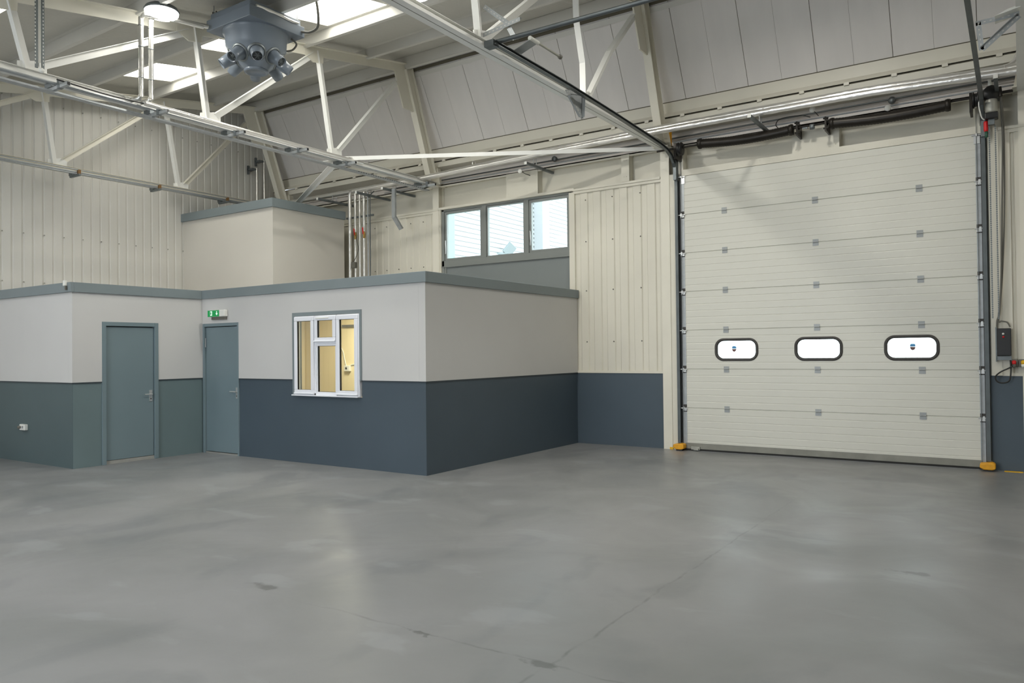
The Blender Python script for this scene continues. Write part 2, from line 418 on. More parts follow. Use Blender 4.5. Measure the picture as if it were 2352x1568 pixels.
# unseen walls closing the hall
g = G(); holes_boxes(g, 'Y', FY-.2, FY, GX, RX, 0, 7.3, [(-9, -3.5, 0, 4.6)])
struct(g.build('wall_front', 'clad'), 'front wall of the hall with an open loading door')
g = G().box(RX, RX+.2, FY, W+.3, 0, 7.4)
struct(g.build('wall_right', 'clad'), 'right end wall of the hall')

# ------------------------------------------------------------------ office block
OUT = .014
D2 = (-11.17, -10.245, 0, 2.105); WN = (-8.95, -7.565, .985, 2.19)
def wallpiece(name, axis, plane, sgn, u0, u1, holes, lower, label, cut=False):
    g = G()
    lo, hi = (plane, plane+.1*sgn)
    ul = u0+OUT+.002 if cut else u0
    holes_boxes(g, axis, min(lo, hi), max(lo, hi), ul, u1, 0, ZD, holes, None, (0, 0))
    g2 = G()
    lo2, hi2 = (plane-OUT*sgn, plane+.1*sgn)
    n0 = len(g.f)
    gm = G(); holes_boxes(gm, axis, min(lo2, hi2), max(lo2, hi2), u0, u1 if cut else u1-.1, ZD, ZT, holes)
    g.mi = 1; g.add(gm.v, gm.f)
    g.mi = 2
    gl = G(); holes_boxes(gl, axis, min(plane-OUT*sgn-.003*sgn, hi), max(plane-OUT*sgn-.003*sgn, hi), u0, u1 if cut else u1-.1, ZD-.012, ZD+.002, [h for h in holes])
    g.add(gl.v, gl.f)
    return struct(g.build(name, [lower, 'plaster', 'dline']), label)
wallpiece('wall_office_front', 'Y', YO, 1, XI, XO-.001, [D2, WN], 'slate', 'office front wall, white above a slate-blue dado')
wallpiece('wall_office_side', 'X', XO, -1, YO-OUT, W, [], 'slate', 'office side wall, cream above a dark slate dado', True)
D1 = (5.925, 6.80, 0, 2.10)
wallpiece('wall_office_entrance', 'X', XI, -1, YL-OUT, YO, [D1], 'sage', 'short wall with the wide grey door', True)
wallpiece('wall_office_left', 'Y', YL, 1, GX, XI-.001, [], 'teald', 'left office wall, white above a grey-green dado')
# roof slab of the office
g = G().box(XI, XO-.05, YO+.05, W, 2.5, 2.6); g.box(GX, XI-.05, YL+.05, W, 2.5, 2.6)
struct(g.build('ceiling_office', 'plaster'), 'flat roof of the office block')
# fascias
g = G(); e = .05; zb = ZT-.14
g.box(GX, XI+e, YL-e, YL, zb, ZT); g.box(XI-.0, XI+e, YL, YO-e, zb, ZT); g.box(XI, XO+e, YO-e, YO, zb, ZT); g.box(XO, XO+e, YO, W, zb, ZT)
g.box(GX, XI, YL, YL+.1, ZT-.03, ZT); g.box(XI-.1, XI, YL, YO, ZT-.03, ZT); g.box(XI, XO, YO, YO+.1, ZT-.03, ZT); g.box(XO-.1, XO, YO, W, ZT-.03, ZT)
struct(g.build('trim_10', 'fascia', bevel=.004), 'grey fascia board round the top of the office block')
# upper enclosure on the office roof
EX, EY0, EY1, EZ = -11.57, 9.315, 11.12, 4.51
g = G().box(GX, EX, EY0, EY1, 2.6, EZ-.03)
struct(g.build('wall_enclosure', 'encl'), 'plain beige box room standing on the office roof')
g = G().box(GX, EX+.05, EY0-.05, EY0, EZ-.165, EZ); g.box(EX, EX+.05, EY0, EY1, EZ-.165, EZ); g.box(GX, EX, EY0, EY1, EZ-.03, EZ)
struct(g.build('trim_11', 'fascia', bevel=.004), 'grey fascia round the top of the box room')
# interior seen through the office window
g = G().box(XI+.1, XO-.1, 9.6, 9.7, 0, 2.5); g.box(XI+.1, XI+.15, YO+.1, 9.6, 0, 2.5); g.box(XO-.16, XO-.1, YO+.1, 9.6, 0, 2.5); g.box(XI+.1, XO-.1, YO+.1, 9.6, 2.44, 2.5)
struct(g.build('wall_office_inner', 'cream_in'), 'warm yellow inner walls of the office room')
t = tag(root('thermostat', (-9.91, 9.57, 1.33)), 'small white control box on the yellow wall behind the right-hand panes', 'control box')
G().box(-9.97, -9.84, 9.55, 9.6, 1.28, 1.38).build('casing', 'white', t, bevel=.006)
G().box(-9.935, -9.895, 9.545, 9.552, 1.315, 1.35).build('display', 'bcable', t)
G().tube([(-9.84, 9.59, 1.39), (-9.75, 9.59, 1.40), (-9.5, 9.59, 1.41)], .008, 6).build('wire', 'white', t)
G().tube([(-9.95, 9.585, 1.38), (-9.99, 9.585, 1.5), (-10.02, 9.585, 1.62), (-10.08, 9.585, 1.72)], .008, 6).build('wire', 'white', t)
tag(G().box(-10.02, -9.3, 9.55, 9.6, 2.06, 2.10).build('cable_duct', 'cable'), 'thin grey cable duct high on the yellow inner wall', 'cable duct')

# doors
def lever(parent, P, along, out, side):
    """plate + lever handle; along = unit vector in the leaf, out = away from the leaf"""
    P, a, o = Vector(P), Vector(along), Vector(out)
    q = G(); q.beam(P-Vector((0, 0, .075))+o*.005, P+Vector((0, 0, .10))+o*.005, .045, .010, up=o)
    h = q.build('handle_plate', 'handle', parent)
    q = G(); c = P+Vector((0, 0, .035)); q.tube([c+o*.008, c+o*.05], .010, 10)
    q.tube([c+o*.05, c+o*.052+a*side*.03, c+o*.05+a*side*.12], [.011, .010, .009], 10)
    q.build('lever', 'handle', h)
    q = G(); q.lathe([(.009, 0), (.009, .008), (.001, .009)], P-Vector((0, 0, .035))+o*.008, o, 10); q.build('keyhole', 'bcable', h)
d = struct(root('door_1', (XI, 6.36, 0)), 'wide grey door in the short wall facing right')
F = .06
g = G()
g.box(XI-.08, XI+.022, D1[0], D1[0]+F, 0, D1[3]); g.box(XI-.08, XI+.022, D1[1]-F, D1[1], 0, D1[3]); g.box(XI-.08, XI+.022, D1[0]+F, D1[1]-F, D1[3]-F, D1[3])
g.build('door_frame', 'doorp', d, bevel=.003)
lf = G().box(XI-.055, XI-.012, D1[0]+F+.006, D1[1]-F-.006, .055, D1[3]-F-.012).build('door_leaf', 'doorp', d, bevel=.003)
G().box(XI-.058, XI-.008, D1[0]+F, D1[1]-F, 0, .05).build('threshold', 'conc', d)
G().box(XI-.075, XI-.06, D1[0]+F, D1[1]-F, 0, D1[3]-F).build('shadow_gap', 'bcable', d)
lever(lf, (XI-.012, 6.685, .965), (0, 1, 0), (1, 0, 0), -1)
for z in (.25, 1.05, 1.85): G().tube([(XI-.006, D1[0]+F, z-.05), (XI-.006, D1[0]+F, z+.05)], .007, 8).build('hinge', 'doorp', d)
d = struct(root('door_2', (-10.7, YO, 0)), 'grey door in the inner corner under the exit sign')
g = G()
a0, a1 = D2[0], D2[1]
g.box(a0, a0+F*.8, YO-.022, YO+.08, 0, D2[3]); g.box(a1-F*.45, a1, YO-.022, YO+.08, 0, D2[3]); g.box(a0+F*.8, a1-F*.45, YO-.022, YO+.08, D2[3]-.05, D2[3])
g.build('door_frame', 'doorp', d, bevel=.003)
lf = G().box(a0+F*.8+.006, a1-F*.45-.005, YO+.008, YO+.05, .03, D2[3]-.06).build('door_leaf', 'doorp', d, bevel=.003)
G().box(a0+F*.8, a1-F*.45, YO+.06, YO+.08, 0, D2[3]-.05).build('shadow_gap', 'bcable', d)
G().box(a0+F*.8, a1-F*.45, YO+.0, YO+.055, 0, .02).build('threshold', 'conc', d)
lever(lf, (-10.315, YO+.008, .975), (1, 0, 0), (0, -1, 0), -1)
q = G().tube([(a0+F*.8+.01, YO-.004, 1.72), (a0+F*.8+.01, YO-.004, 1.87)], .008, 8); q.build('hinge', 'galv', d)

# office window (white casement)
w = struct(root('window_1', (-8.25, YO, .99)), 'white four-pane office window, lit yellow inside')
x0, x1, z0, z1 = WN
g = G(); yf = YO-.03
g.box(x0-.012, x0+.04, YO-.032, YO+.1, ZD-.23, z1-.04); g.box(x1-.035, x1+.012, YO-.032, YO+.1, ZD, z1-.04); g.box(x0-.012, x1+.012, YO-.032, YO+.1, z1-.04, z1+.012)
g.build('surround', 'fascia', w)
fx0, fx1, fz0, fz1 = -8.91, -7.585, .995, 2.145
def rect_frame(g, x0, x1, z0, z1, w, y0, y1):
    g.box(x0, x1, y0, y1, z0, z0+w); g.box(x0, x1, y0, y1, z1-w, z1); g.box(x0, x0+w, y0, y1, z0+w, z1-w); g.box(x1-w, x1, y0, y1, z0+w, z1-w); return g
g = rect_frame(G(), fx0, fx1, fz0, fz1, .035, YO-.035, YO+.04)
g.box(-8.49, -8.455, YO-.035, YO+.04, fz0, fz1); g.box(-8.035, -8.005, YO-.035, YO+.04, fz0, fz1); g.box(-8.46, -8.03, YO-.035, YO+.04, 1.735, 1.775)
g.build('window_frame', 'upvc', w, bevel=.003)
def sash(x0, x1, z0, z1, wd, yo, drip=True):
    g = rect_frame(G(), x0, x1, z0, z1, wd, yo, yo+.05)
    if drip: g.box(x0-.0, x1+.0, yo-.014, yo, z0, z0+.02)
    s_ = g.build('sash', 'upvc', w, bevel=.006)
    rect_frame(G(), x0+wd-.002, x1-wd+.002, z0+wd-.002, z1-wd+.002, .006, yo+.012, yo+.04).build('gasket', 'bcable', s_)
    G().box(x0+wd, x1-wd, yo+.020, yo+.024, z0+wd, z1-wd).build('pane', 'glass', s_)
    return s_
sash(-8.895, -8.48, 1.012, 2.135, .062, YO-.058); sash(-8.465, -8.03, 1.765, 2.135, .062, YO-.058); sash(-8.015, -7.60, 1.012, 2.135, .062, YO-.058)
sash(-8.455, -8.035, 1.02, 1.735, .028, YO-.03, False)
G().box(-8.42, -8.16, YO-.072, YO-.058, 2.098, 2.115).build('trickle_vent', 'white', w, bevel=.003)
G().box(fx0-.03, fx1+.0, YO-.075, YO, .985, 1.002).build('window_sill', 'upvc', w, bevel=.003)

# exit sign over door 2
t = tag(root('exit_sign', (-10.73, YO-.05, 2.26)), 'green and white emergency exit sign above the corner door', 'exit sign')
ex0, ex1, ez0, ez1 = -10.935, -10.505, 2.205, 2.315
G().box(ex0, ex1, YO-.085, YO-OUT, ez0, ez1).build('housing', 'white', t, bevel=.012)
G().box(ex0+.05, ex1-.02, YO-.055, YO-OUT, ez0-.045, ez0).build('mounting_box', 'cable', t, bevel=.004)
fp = G().box(ex0+.004, -10.635, YO-.089, YO-.084, ez0+.004, ez1-.004).build('sign_face', 'exitg', t)
q = G(); yb = (YO-.0905, YO-.0895)
q.prism([(-10.70, 2.295), (-10.685, 2.295), (-10.685, 2.262), (-10.665, 2.262), (-10.6925, 2.228), (-10.72, 2.262), (-10.70, 2.262)], 1, *yb)
q.build('arrow', 'exitw', fp)
q = G(); q.box(-10.865, -10.815, *yb, 2.225, 2.298); q.build('doorway_symbol', 'exitw', fp)
q = G(); yb2 = (YO-.092, YO-.0906)
q.prism([(-10.845+.007*math.cos(a), 2.289+.007*math.sin(a)) for a in [k*PI/4 for k in range(8)]], 1, *yb2)
q.prism([(-10.853, 2.280), (-10.838, 2.280), (-10.832, 2.262), (-10.822, 2.258), (-10.824, 2.252), (-10.838, 2.257), (-10.842, 2.25), (-10.83, 2.243), (-10.835, 2.229), (-10.841, 2.229), (-10.838, 2.240), (-10.851, 2.247), (-10.86, 2.232), (-10.867, 2.234), (-10.857, 2.255), (-10.853, 2.268), (-10.862, 2.262), (-10.866, 2.266)], 1, *yb2)
q.build('running_figure', 'exitg', fp)

# socket on the left dado, small detector on the fascia corner
t = tag(root('wall_socket', (-12.63, YL, .53)), 'white switched socket low on the grey-green dado', 'socket')
G().box(-12.70, -12.53, YL-.05, YL, .485, .575).build('back_box', 'white', t, bevel=.008)
q = G(); q.lathe([(.022, 0), (.022, .035), (.001, .036)], (-12.665, YL-.05, .53), (0, -1, 0), 12); q.build('plug', 'cable', t)
q = G(); q.box(-12.60, -12.575, YL-.062, YL-.05, .515, .55); q.build('rocker', 'galv', t)
t = tag(root('detector', (-11.25, YL-.05, 2.61)), 'tiny white detector clipped to the fascia corner', 'detector')
G().box(-11.30, -11.245, YL-.085, YL-.05, 2.60, 2.675).build('casing', 'white', t, bevel=.004)
G().box(-11.265, -11.235, YL-.078, YL-.052, 2.54, 2.60).build('lens', 'cable', t, bevel=.004)

# ------------------------------------------------------------------ high window in the rear wall
w = struct(root('window_2', (-8, W, 3.8)), 'long high grey-framed window in the rear wall')
g = G(); x0, x1, zz0, zz1 = H2[0]+.0, H2[1], 2.2, 4.40
yA, yB = W+.015, W+.075
g.box(x0, x0+.06, yA, yB, zz0, zz1); g.box(x1-.035, x1, yA, yB, zz0, zz1); g.box(x0, x1, yA, yB, zz1-.05, zz1)
g.box(x0, x1, yA, yB, 3.27, 3.385); g.box(x0+.06, x0+.10, yA+.01, yB, zz0, 3.27)
for xm in (-8.455, -7.505): g.box(xm, xm+.10, yA, yB, 3.385, 4.35)
g.box(x0, x1, W+.0, W+.02, 3.255, 3.275)
g.build('window_frame', 'gframe', w, bevel=.003)
G().box(x0+.06, x1, yA+.03, yA+.05, zz0, 3.27).build('infill_panel', 'gpanel', w)
bays = [(x0+.06, -8.455), (-8.355, -7.505), (-7.405, x1-.035)]
for i, (a, b) in enumerate(bays):
    s_ = rect_frame(G(), a+.004, b-.002, 3.385, 4.345, .045 if i != 1 else .022, yA+.02, yB+.03).build('sash', 'gframe', w, bevel=.003)
    wd = .045 if i != 1 else .022
    G().box(a+wd, b-wd, yA+.04, yA+.046, 3.385+wd, 4.345-wd).build('pane', 'glass', s_)
    if i != 1:
        G().tube([(a+.03, yA+.005, 3.52), (a+.055, yA-.02, 3.60), (a+.05, yA-.02, 3.68), (a+.03, yA+.005, 3.78)], .011, 8).build('stay_arm', 'handle', s_)
# neighbouring building outside
t = tag(root('neighbour_building', (-14, 22, 0)), 'overexposed white ribbed building seen through the high window', 'building')
g = G(); zz = 0; pts = []
while zz < 10: pts += [(-16.0, zz), (-16.0, zz+.09), (-16.03, zz+.10), (-16.03, zz+.15)]; zz += .17
n = len(pts)
g.add([(x, 13.2, z) for x, z in pts]+[(x, 45, z) for x, z in pts], [(k, k+1, n+k+1, n+k) for k in range(n-1)])
g.box(-26, -16.06, 13.2, 45, 0, 10.2)
g.build('ribbed_cladding', 'outw', t)
G().box(-16.0, -15.93, 19.95, 20.4, 0, 10.2).build('downpipe', 'outg', t)
G().box(-16.0, -15.6, 25.6, 26.1, 0, 10.2).build('corner_post', 'outw', t)
t = tag(root('floodlight', (-15.7, 22.9, 5.0)), 'floodlight fixed outside on the neighbouring white wall', 'floodlight')
fl = Vector((-15.7, 23.35, 5.36))
G().beam(fl+Vector((-.10, -.06, -.16)), fl+Vector((.12, .10, .18)), .42, .08, up=(1, -.3, -.4)).build('lamp_head', 'flood', t, bevel=.01)
G().tube([fl+Vector((-.05, 0, -.1)), fl+Vector((-.15, -.2, -.16)), fl+Vector((-.35, -.25, -.15))], .05, 8).build('bracket', 'flood', t)

# ------------------------------------------------------------------ columns and trusses
def column(x, lb):
    t = tag(root('steel_column', (x, W, 0)), lb, 'column', 'steel columns along the rear wall')
    q = G(); q.box(x-.075, x+.075, W-.035, W-.023, 0, 4.95); q.box(x-.005, x+.005, W-.023, W+.16, 0, 4.95); q.box(x-.075, x+.075, W+.12, W+.135, 4.4, 4.95)
    q.box(x-.075, x+.075, W-.023, W+.0, 0, 4.4)
    q.build('column_shaft', 'steel', t)
    q = G(); q.prism([(W-.20, 4.86), (W+.15, 4.86), (W+.12, 5.25), (W-.02, 5.28)], 0, x-.012, x+.012)
    q.prism([(x-.12, 4.88), (x+.12, 4.88), (x+.06, 5.22), (x-.06, 5.22)], 1, W-.04, W-.028)
    q.box(x-.13, x+.13, W-.21, W+.16, 4.845, 4.86)
    q.build('head_gusset', 'steel', t)
    return t
column(TX[0], 'cream steel column behind the box room, nearest the end wall')
column(TX[1], 'cream steel column left of the high window')
column(TX[2], 'full-height cream steel column beside the sectional door')
column(TX[3], 'cream steel column at the right edge, beyond the door')

def topz(y): return rz(y)-.215
def angle(g, p, q, w, t, x, flip=1):
    """L-section along p->q lying in a YZ plane"""
    p, q = Vector(p), Vector(q); d = (q-p).normalized(); n = Vector((1, 0, 0)); u = n.cross(d).normalized()
    g.beam(p, q, t, w, up=u)                                   # leg in the truss plane
    g.beam(p, q, w, t, up=u, ou=(w/2)*flip, ow=0)              # outstanding leg
def truss(x, lb, kink=False):
    t = tag(root('roof_truss', (x, W, 4.9)), lb, 'roof truss', 'lattice steel roof trusses')
    y0 = -.4
    q = G()
    for s_ in (-1, 1):
        q.box(x+s_*.043-.037, x+s_*.043+.037, y0, W-.05, 4.835, 4.843); q.box(x+s_*.011-.004, x+s_*.011+.004, y0, W-.05, 4.843, 4.93)
        q.box(x+s_*.076-.004, x+s_*.076+.004, y0, W-.05, 4.843, 4.87)
    q.box(x-.05, x+.05, y0, W-.05, 4.925, 4.931)
    q.build('bottom_chord', 'steelw' if x > -10 else 'steel', t)
    q = G()
    a, b = (x, y0, topz(y0)), (x, 10.95, topz(10.95))
    q.beam(a, b, .012, .15, up=(0, 0, 1)); q.beam(a, b, .13, .012, up=(0, 0, 1), ou=.075)
    q.build('top_chord', 'steel', t)
    # raking leg
    q = G(); p0, p1 = Vector((x, 10.80, 6.93)), Vector((x, 11.50, 4.98)); dd = (p1-p0).normalized(); n2 = Vector((1, 0, 0)).cross(dd)
    q.beam(p0, p1, .010, .19, up=n2); q.beam(p0, p1, .13, .012, up=n2, ou=.095); q.beam(p0, p1, .13, .012, up=n2, ou=-.095)
    q.build('raking_leg', 'steel', t)
    # knee plate and stub post
    q = G(); q.prism([(10.42, 6.88), (11.0, 7.0), (11.02, 6.86), (10.98, 6.5), (11.05, 6.17), (10.68, 6.17), (10.5, 6.62)], 0, x-.012, x+.012)
    q.build('knee_plate', 'steel', t)
    q = G(); q.box(x-.03, x+.03, 10.73, 10.80, 6.95, 7.14); q.build('stub_post', 'steel', t)
    bot = [(-.3)] + [4.25-2.35*k for k in (1, 0)] + [6.60, 8.95]
    bn = [4.25-2.36, 4.25, 6.60, 8.95]; tn = [4.0-2.35, 4.0, 6.38, 8.62]
    for i, (by, ty) in enumerate(zip(bn, tn)):
        q = G()
        if kink and i == 3:
            pts = [(x, ty+.08, topz(ty)), (x, ty+.12, 5.9), (x, by-.06, 5.4), (x, by-.05, 4.95)]
            for a, b in zip(pts, pts[1:]): angle(q, a, b, .085, .008, x, -1)
        else: angle(q, (x, ty, topz(ty)+.02), (x, by-.04, 4.93), .085, .008, x, -1)
        o = q.build('post_member', 'steelw', t)
        if kink and i == 3: o['label'] = 'bent white post member'
        ny = tn[i+1] if i < 3 else 10.55
        q = G()
        a = Vector((x, by+.08, 5.0)); b = Vector((x, ny-.12, topz(ny-.12)-.06)) if i < 3 else Vector((x, 10.50, 6.60))
        if kink and i == 3:
            m_ = a.lerp(b, .45)+Vector((0, -.03, .06)); angle(q, a, m_, .085, .008, x); angle(q, m_, b, .085, .008, x)
        else: angle(q, a, b, .085, .008, x)
        o = q.build('diagonal_member', 'steelw' if x > -10 else 'steel', t)
        if kink and i == 3: o['label'] = 'buckled cream diagonal member'
        # gussets
        q = G(); q.prism([(by-.16, 4.86), (by+.16, 4.86), (by+.16, 5.02), (by+.06, 5.06), (by-.16, 5.0)], 0, x-.009, x+.009)
        q.build('bottom_gusset', 'steelw', t)
        zt = topz(ty); q = G(); q.prism([(ty-.30, zt-.05), (ty+.10, zt+.03), (ty+.09, zt-.16), (ty-.12, zt-.20), (ty-.30, zt-.12)], 0, x-.010, x+.010)
        q.build('top_gusset', 'steel', t)
    return t
truss(TX[0], 'cream lattice roof truss farthest left, just in front of the end wall')
truss(TX[1], 'lattice roof truss with pipe brackets passing left of the ventilation unit')
truss(TX[2], 'lattice roof truss with a bent post, over the left side of the sectional door', True)
truss(TX[3], 'lattice roof truss at the right edge of the photo')

# plan bracing from truss node
for p, q_, lb in (((-9.47, 9.0, 4.875), (-4.85, 11.58, 4.875), 'long pale flat brace running right to the column by the big door'),
                  ((-9.60, 9.02, 4.83), (-13.8, 11.55, 4.83), 'pale flat brace running down left behind the box room')):
    g = G(); g.beam(p, q_, .09, .012, up=(0, 0, 1)); g.beam(p, q_, .010, .065, up=(0, 0, 1), ow=.045, ou=-.02)
    tag(g.build('plan_brace', 'steelw'), lb, 'brace')
for x in (TX[1],):
    t = G().prism([(x-.28, 8.95), (x+.30, 9.0), (x+.30, 9.15), (x+.0, 9.12), (x-.2, 9.22)], 2, 4.856, 4.866)
    tag(t.build('brace_plate', 'steelw'), 'flat steel plate joining the two braces to the truss', 'plate')

# purlins
plab = ['grey-white roof purlin, sixth down from the ridge', 'grey-white roof purlin, fifth down from the ridge', 'grey-white roof purlin, fourth down from the ridge, passing above the lamp',
        'grey-white roof purlin, third down from the ridge, left of the rooflights', 'grey-white roof purlin glowing beside the rooflights', 'grey-white roof purlin, first down from the ridge']
for y, lb in zip([2.7, 4.1, 5.5, 6.9, 8.3, 9.7], [plab[0], plab[1], plab[2], plab[3], plab[4], plab[5]]):
    z = rz(y)
    g = G(); g.box(GX, RX, y-.003, y+.003, z-.17, z-.005); g.box(GX, RX, y, y+.06, z-.174, z-.168); g.box(GX, RX, y-.06, y, z-.01, z-.004); g.box(GX, RX, y+.054, y+.06, z-.17, z-.155)
    tag(g.build('roof_purlin', 'purlin'), lb, 'purlin', 'roof purlins')
g = G(); z = rz(10.72); g.box(GX, RX, 10.72, 10.726, z-.21, z-.005); g.box(GX, RX, 10.72, 10.80, z-.215, z-.208)
tag(g.build('ridge_purlin', 'purlin'), 'grey-white purlin right under the ridge, beside the painted dark gap', 'purlin')
def onslope(z): return PT + (PB-PT)*((PT.z-z)/(PT.z-PB.z))
a_ = onslope(6.885) - nrm*.02
g = G(); g.beam((GX, a_.y, a_.z), (RX, a_.y, a_.z), .03, .085, up=dn)
tag(g.build('slope_rail', 'purlin'), 'pale rail along the top of the sloping panels', 'rail')
a_ = onslope(6.965) - nrm*.004
g = G().box(GX, RX, 10.78, 11.25, 7.14, 7.2); g.beam((GX, a_.y, a_.z), (RX, a_.y, a_.z), .01, .055, up=dn); struct(g.build('trim_12', 'dark'), 'dark strip painted as the shade of the ridge gap')  # the narrow strip colours in the shade of the gap

# ------------------------------------------------------------------ ventilation / heater unit
FC = Vector((-8.70, 6.745, 0)); fz = 6.0
t = tag(root('ventilation_unit', (FC.x, FC.y, fz)), 'blue-grey ceiling ventilation unit with a ring of round nozzles', 'ventilation unit')
G().box(FC.x-.46, FC.x+.46, FC.y-.455, FC.y+.455, fz, fz+.15).build('mounting_plate', 'fan', t, bevel=.006)
G().box(FC.x-.42, FC.x+.42, FC.y-.42, FC.y+.42, fz+.15, fz+.24).build('top_casing', 'fan', t, bevel=.01)
g = G().lathe([(.435, 0), (.435, -.03), (.41, -.045), (.40, -.20), (.37, -.23), (.34, -.30), (.27, -.40), (.19, -.47), (.15, -.50)], (FC.x, FC.y, fz), n=48)
bowl = g.build('bowl', 'fan', t)
g = G().lathe([(.15, -.47), (.165, -.50), (.16, -.525), (.13, -.53), (.12, -.515), (.0005, -.51)], (FC.x, FC.y, fz), n=36)
g.build('bottom_cap', 'fan', t)
for k in range(8):
    an = math.radians(-36+45*k); o_ = Vector((math.cos(an), math.sin(an), 0)); ax = (o_*.80 + Vector((0, 0, -.60))).normalized()
    c = Vector((FC.x, FC.y, fz-.315)) + o_*.26
    g = G().lathe([(.001, 0), (.105, .0), (.085, .10), (.078, .16), (.070, .24), (.064, .24), (.064, .10), (.001, .09)], c, ax, 24)
    nz = g.build('nozzle', 'fan', t)
    g = G().lathe([(.108, .02), (.122, .028), (.122, .052), (.100, .058)], c, ax, 24); g.build('collar', 'galvd', nz)
    g = G(); e1 = ax.cross(Vector((0, 0, 1))).normalized(); e2 = ax.cross(e1); cc = c+ax*.232
    g.lathe([(.062, 0), (.062, .004), (.001, .004)], cc-ax*.03, ax, 20)
    grl = g.build('grille_back', 'fand', nz)
    g = G()
    for rr in (.018, .034, .05): g.lathe([(rr-.0025, 0), (rr+.0025, 0), (rr+.0025, .004), (rr-.0025, .004)], cc-ax*.012, ax, 20)
    for j in range(3):
        dv = e1*math.cos(j*PI/3)+e2*math.sin(j*PI/3); g.beam(cc-dv*.062-ax*.01, cc+dv*.062-ax*.01, .004, .004, up=ax)
    g.build('grille', 'galvd', nz)
for sx in (-1, 1):
    for sy in (-1, 1):
        G().tube([(FC.x+sx*.40, FC.y+sy*.38, fz+.15), (FC.x+sx*.40, FC.y+sy*.38, rz(FC.y+sy*.38)-.0)], .006, 8).build('hanger_rod', 'galv', t)
g = G(); random.seed(3)
pts = [(FC.x+.46, FC.y-.35+.1*k, fz+.165+random.uniform(-.006, .01)) for k in range(8)]
g.tube(pts, [.02+random.uniform(-.006, .006) for _ in pts], 8); g.build('foil_tape', 'foil', t)
# conduits of the unit
def curve3(pts, n=8):
    P = [Vector(p) for p in pts]; out = []
    for i in range(len(P)-1):
        a = P[max(i-1, 0)]; b = P[i]; c = P[i+1]; d_ = P[min(i+2, len(P)-1)]
        for k in range(n):
            s_ = k/n; out.append(.5*((2*b)+(c-a)*s_+(2*a-5*b+4*c-d_)*s_*s_+(3*b-a-3*c+d_)*s_**3))
    out.append(P[-1]); return out
g = G().tube(curve3([(-8.24, 7.15, 6.07), (-8.08, 7.16, 6.03), (-7.93, 7.15, 6.05), (-7.87, 7.12, 6.16), (-7.86, 7.08, 6.36), (-7.88, 7.05, 6.46)]), .017, 10)
tag(g.build('flexible_conduit', 'cable'), 'brown-grey flexible conduit looping from the unit up to the rooflight', 'conduit')
g = G().tube(curve3([(-8.40, 7.1, 5.99), (-8.36, 7.16, 5.93), (-8.44, 7.15, 5.86), (-8.52, 7.08, 5.84)]), .014, 8)
tag(g.build('short_conduit', 'cable'), 'short looped conduit under the right corner of the unit', 'conduit')
g = G().box(-7.95, -7.80, 6.95, 7.15, 6.42, 6.50)
tag(g.build('junction_box', 'cable', bevel=.01), 'grey junction box at the top of the flexible conduit', 'junction box')
# loose cable ends left of the unit
t = tag(root('loose_cables', (-9.35, 6.5, 6.2)), 'loose cable ends dangling left of the ventilation unit', 'cables')
for i, p in enumerate(([(-9.30, 6.5, 6.38), (-9.31, 6.5, 6.28), (-9.26, 6.5, 6.20)], [(-9.24, 6.5, 6.38), (-9.22, 6.5, 6.28), (-9.23, 6.5, 6.19)], [(-9.22, 6.5, 6.36), (-9.12, 6.52, 6.30), (-9.02, 6.55, 6.26)])):
    G().tube(curve3(p), .010 if i else .016, 8).build('cable_end', 'bcable' if i == 0 else 'cable', t)

# ------------------------------------------------------------------ high-bay lamps
LZ = 6.02
LP = [(-9.13, 5.62, 'round high-bay lamp glaring white between the roof purlins'), (-6.2, 7.2, None), (-2.2, 8.8, None), (-11.68, 2.5, None), (-8.6, -.6, None), (-3.8, -.8, None), (0.2, 4.2, None), (-6.6, -5, None), (3.6, 8.0, None)]
lamps = []
def lamp(x, y, z):
    t = root('high_bay_lamp', (x, y, z))
    G().lathe([(.001, .14), (.07, .14), (.10, .10), (.19, .05), (.215, .01), (.21, -.005), (.20, -.005), (.001, .0)], (x, y, z), n=28).build('housing', 'galvd', t)
    G().lathe([(.205, .0), (.20, -.03), (.17, -.055), (.10, -.07), (.001, -.075)], (x, y, z), n=28).build('led_disc', 'lampon', t)
    G().tube([(x, y, z+.14), (x, y, z+.20)], .02, 8).build('driver_neck', 'black', t)
    G().tube([(x, y, z+.20), (x, y, rz(y) if y > -1 else rz(-1))], .005, 6).build('suspension_cord', 'cable', t)
    return t
for i, (x, y, lb) in enumerate(LP):
    z = LZ if i == 0 else rz(max(y, -1))-.42
    if i == 0: t = lamp(x, y, z)
    else: t = lamp(x, y, z)
    tag(t, lb or 'high-bay lamp hanging from the roof outside the photo', 'lamp', 'high-bay lamps'); lamps.append((x, y, z))

# thin rod hanging left of the lamp
g = G().tube([(-9.76, 5.6, 6.22), (-9.76, 5.6, 6.15)], .012, 8)
g.tube([(-9.76, 5.6, 6.23), (-9.76, 5.6, 6.40)], .008, 8); g.lathe([(.02, 0), (.02, .02), (.001, .025)], (-9.76, 5.6, 6.135), n=10)
tag(g.build('hanging_rod', 'white'), 'thin white rod hanging just left of the bright lamp', 'rod')

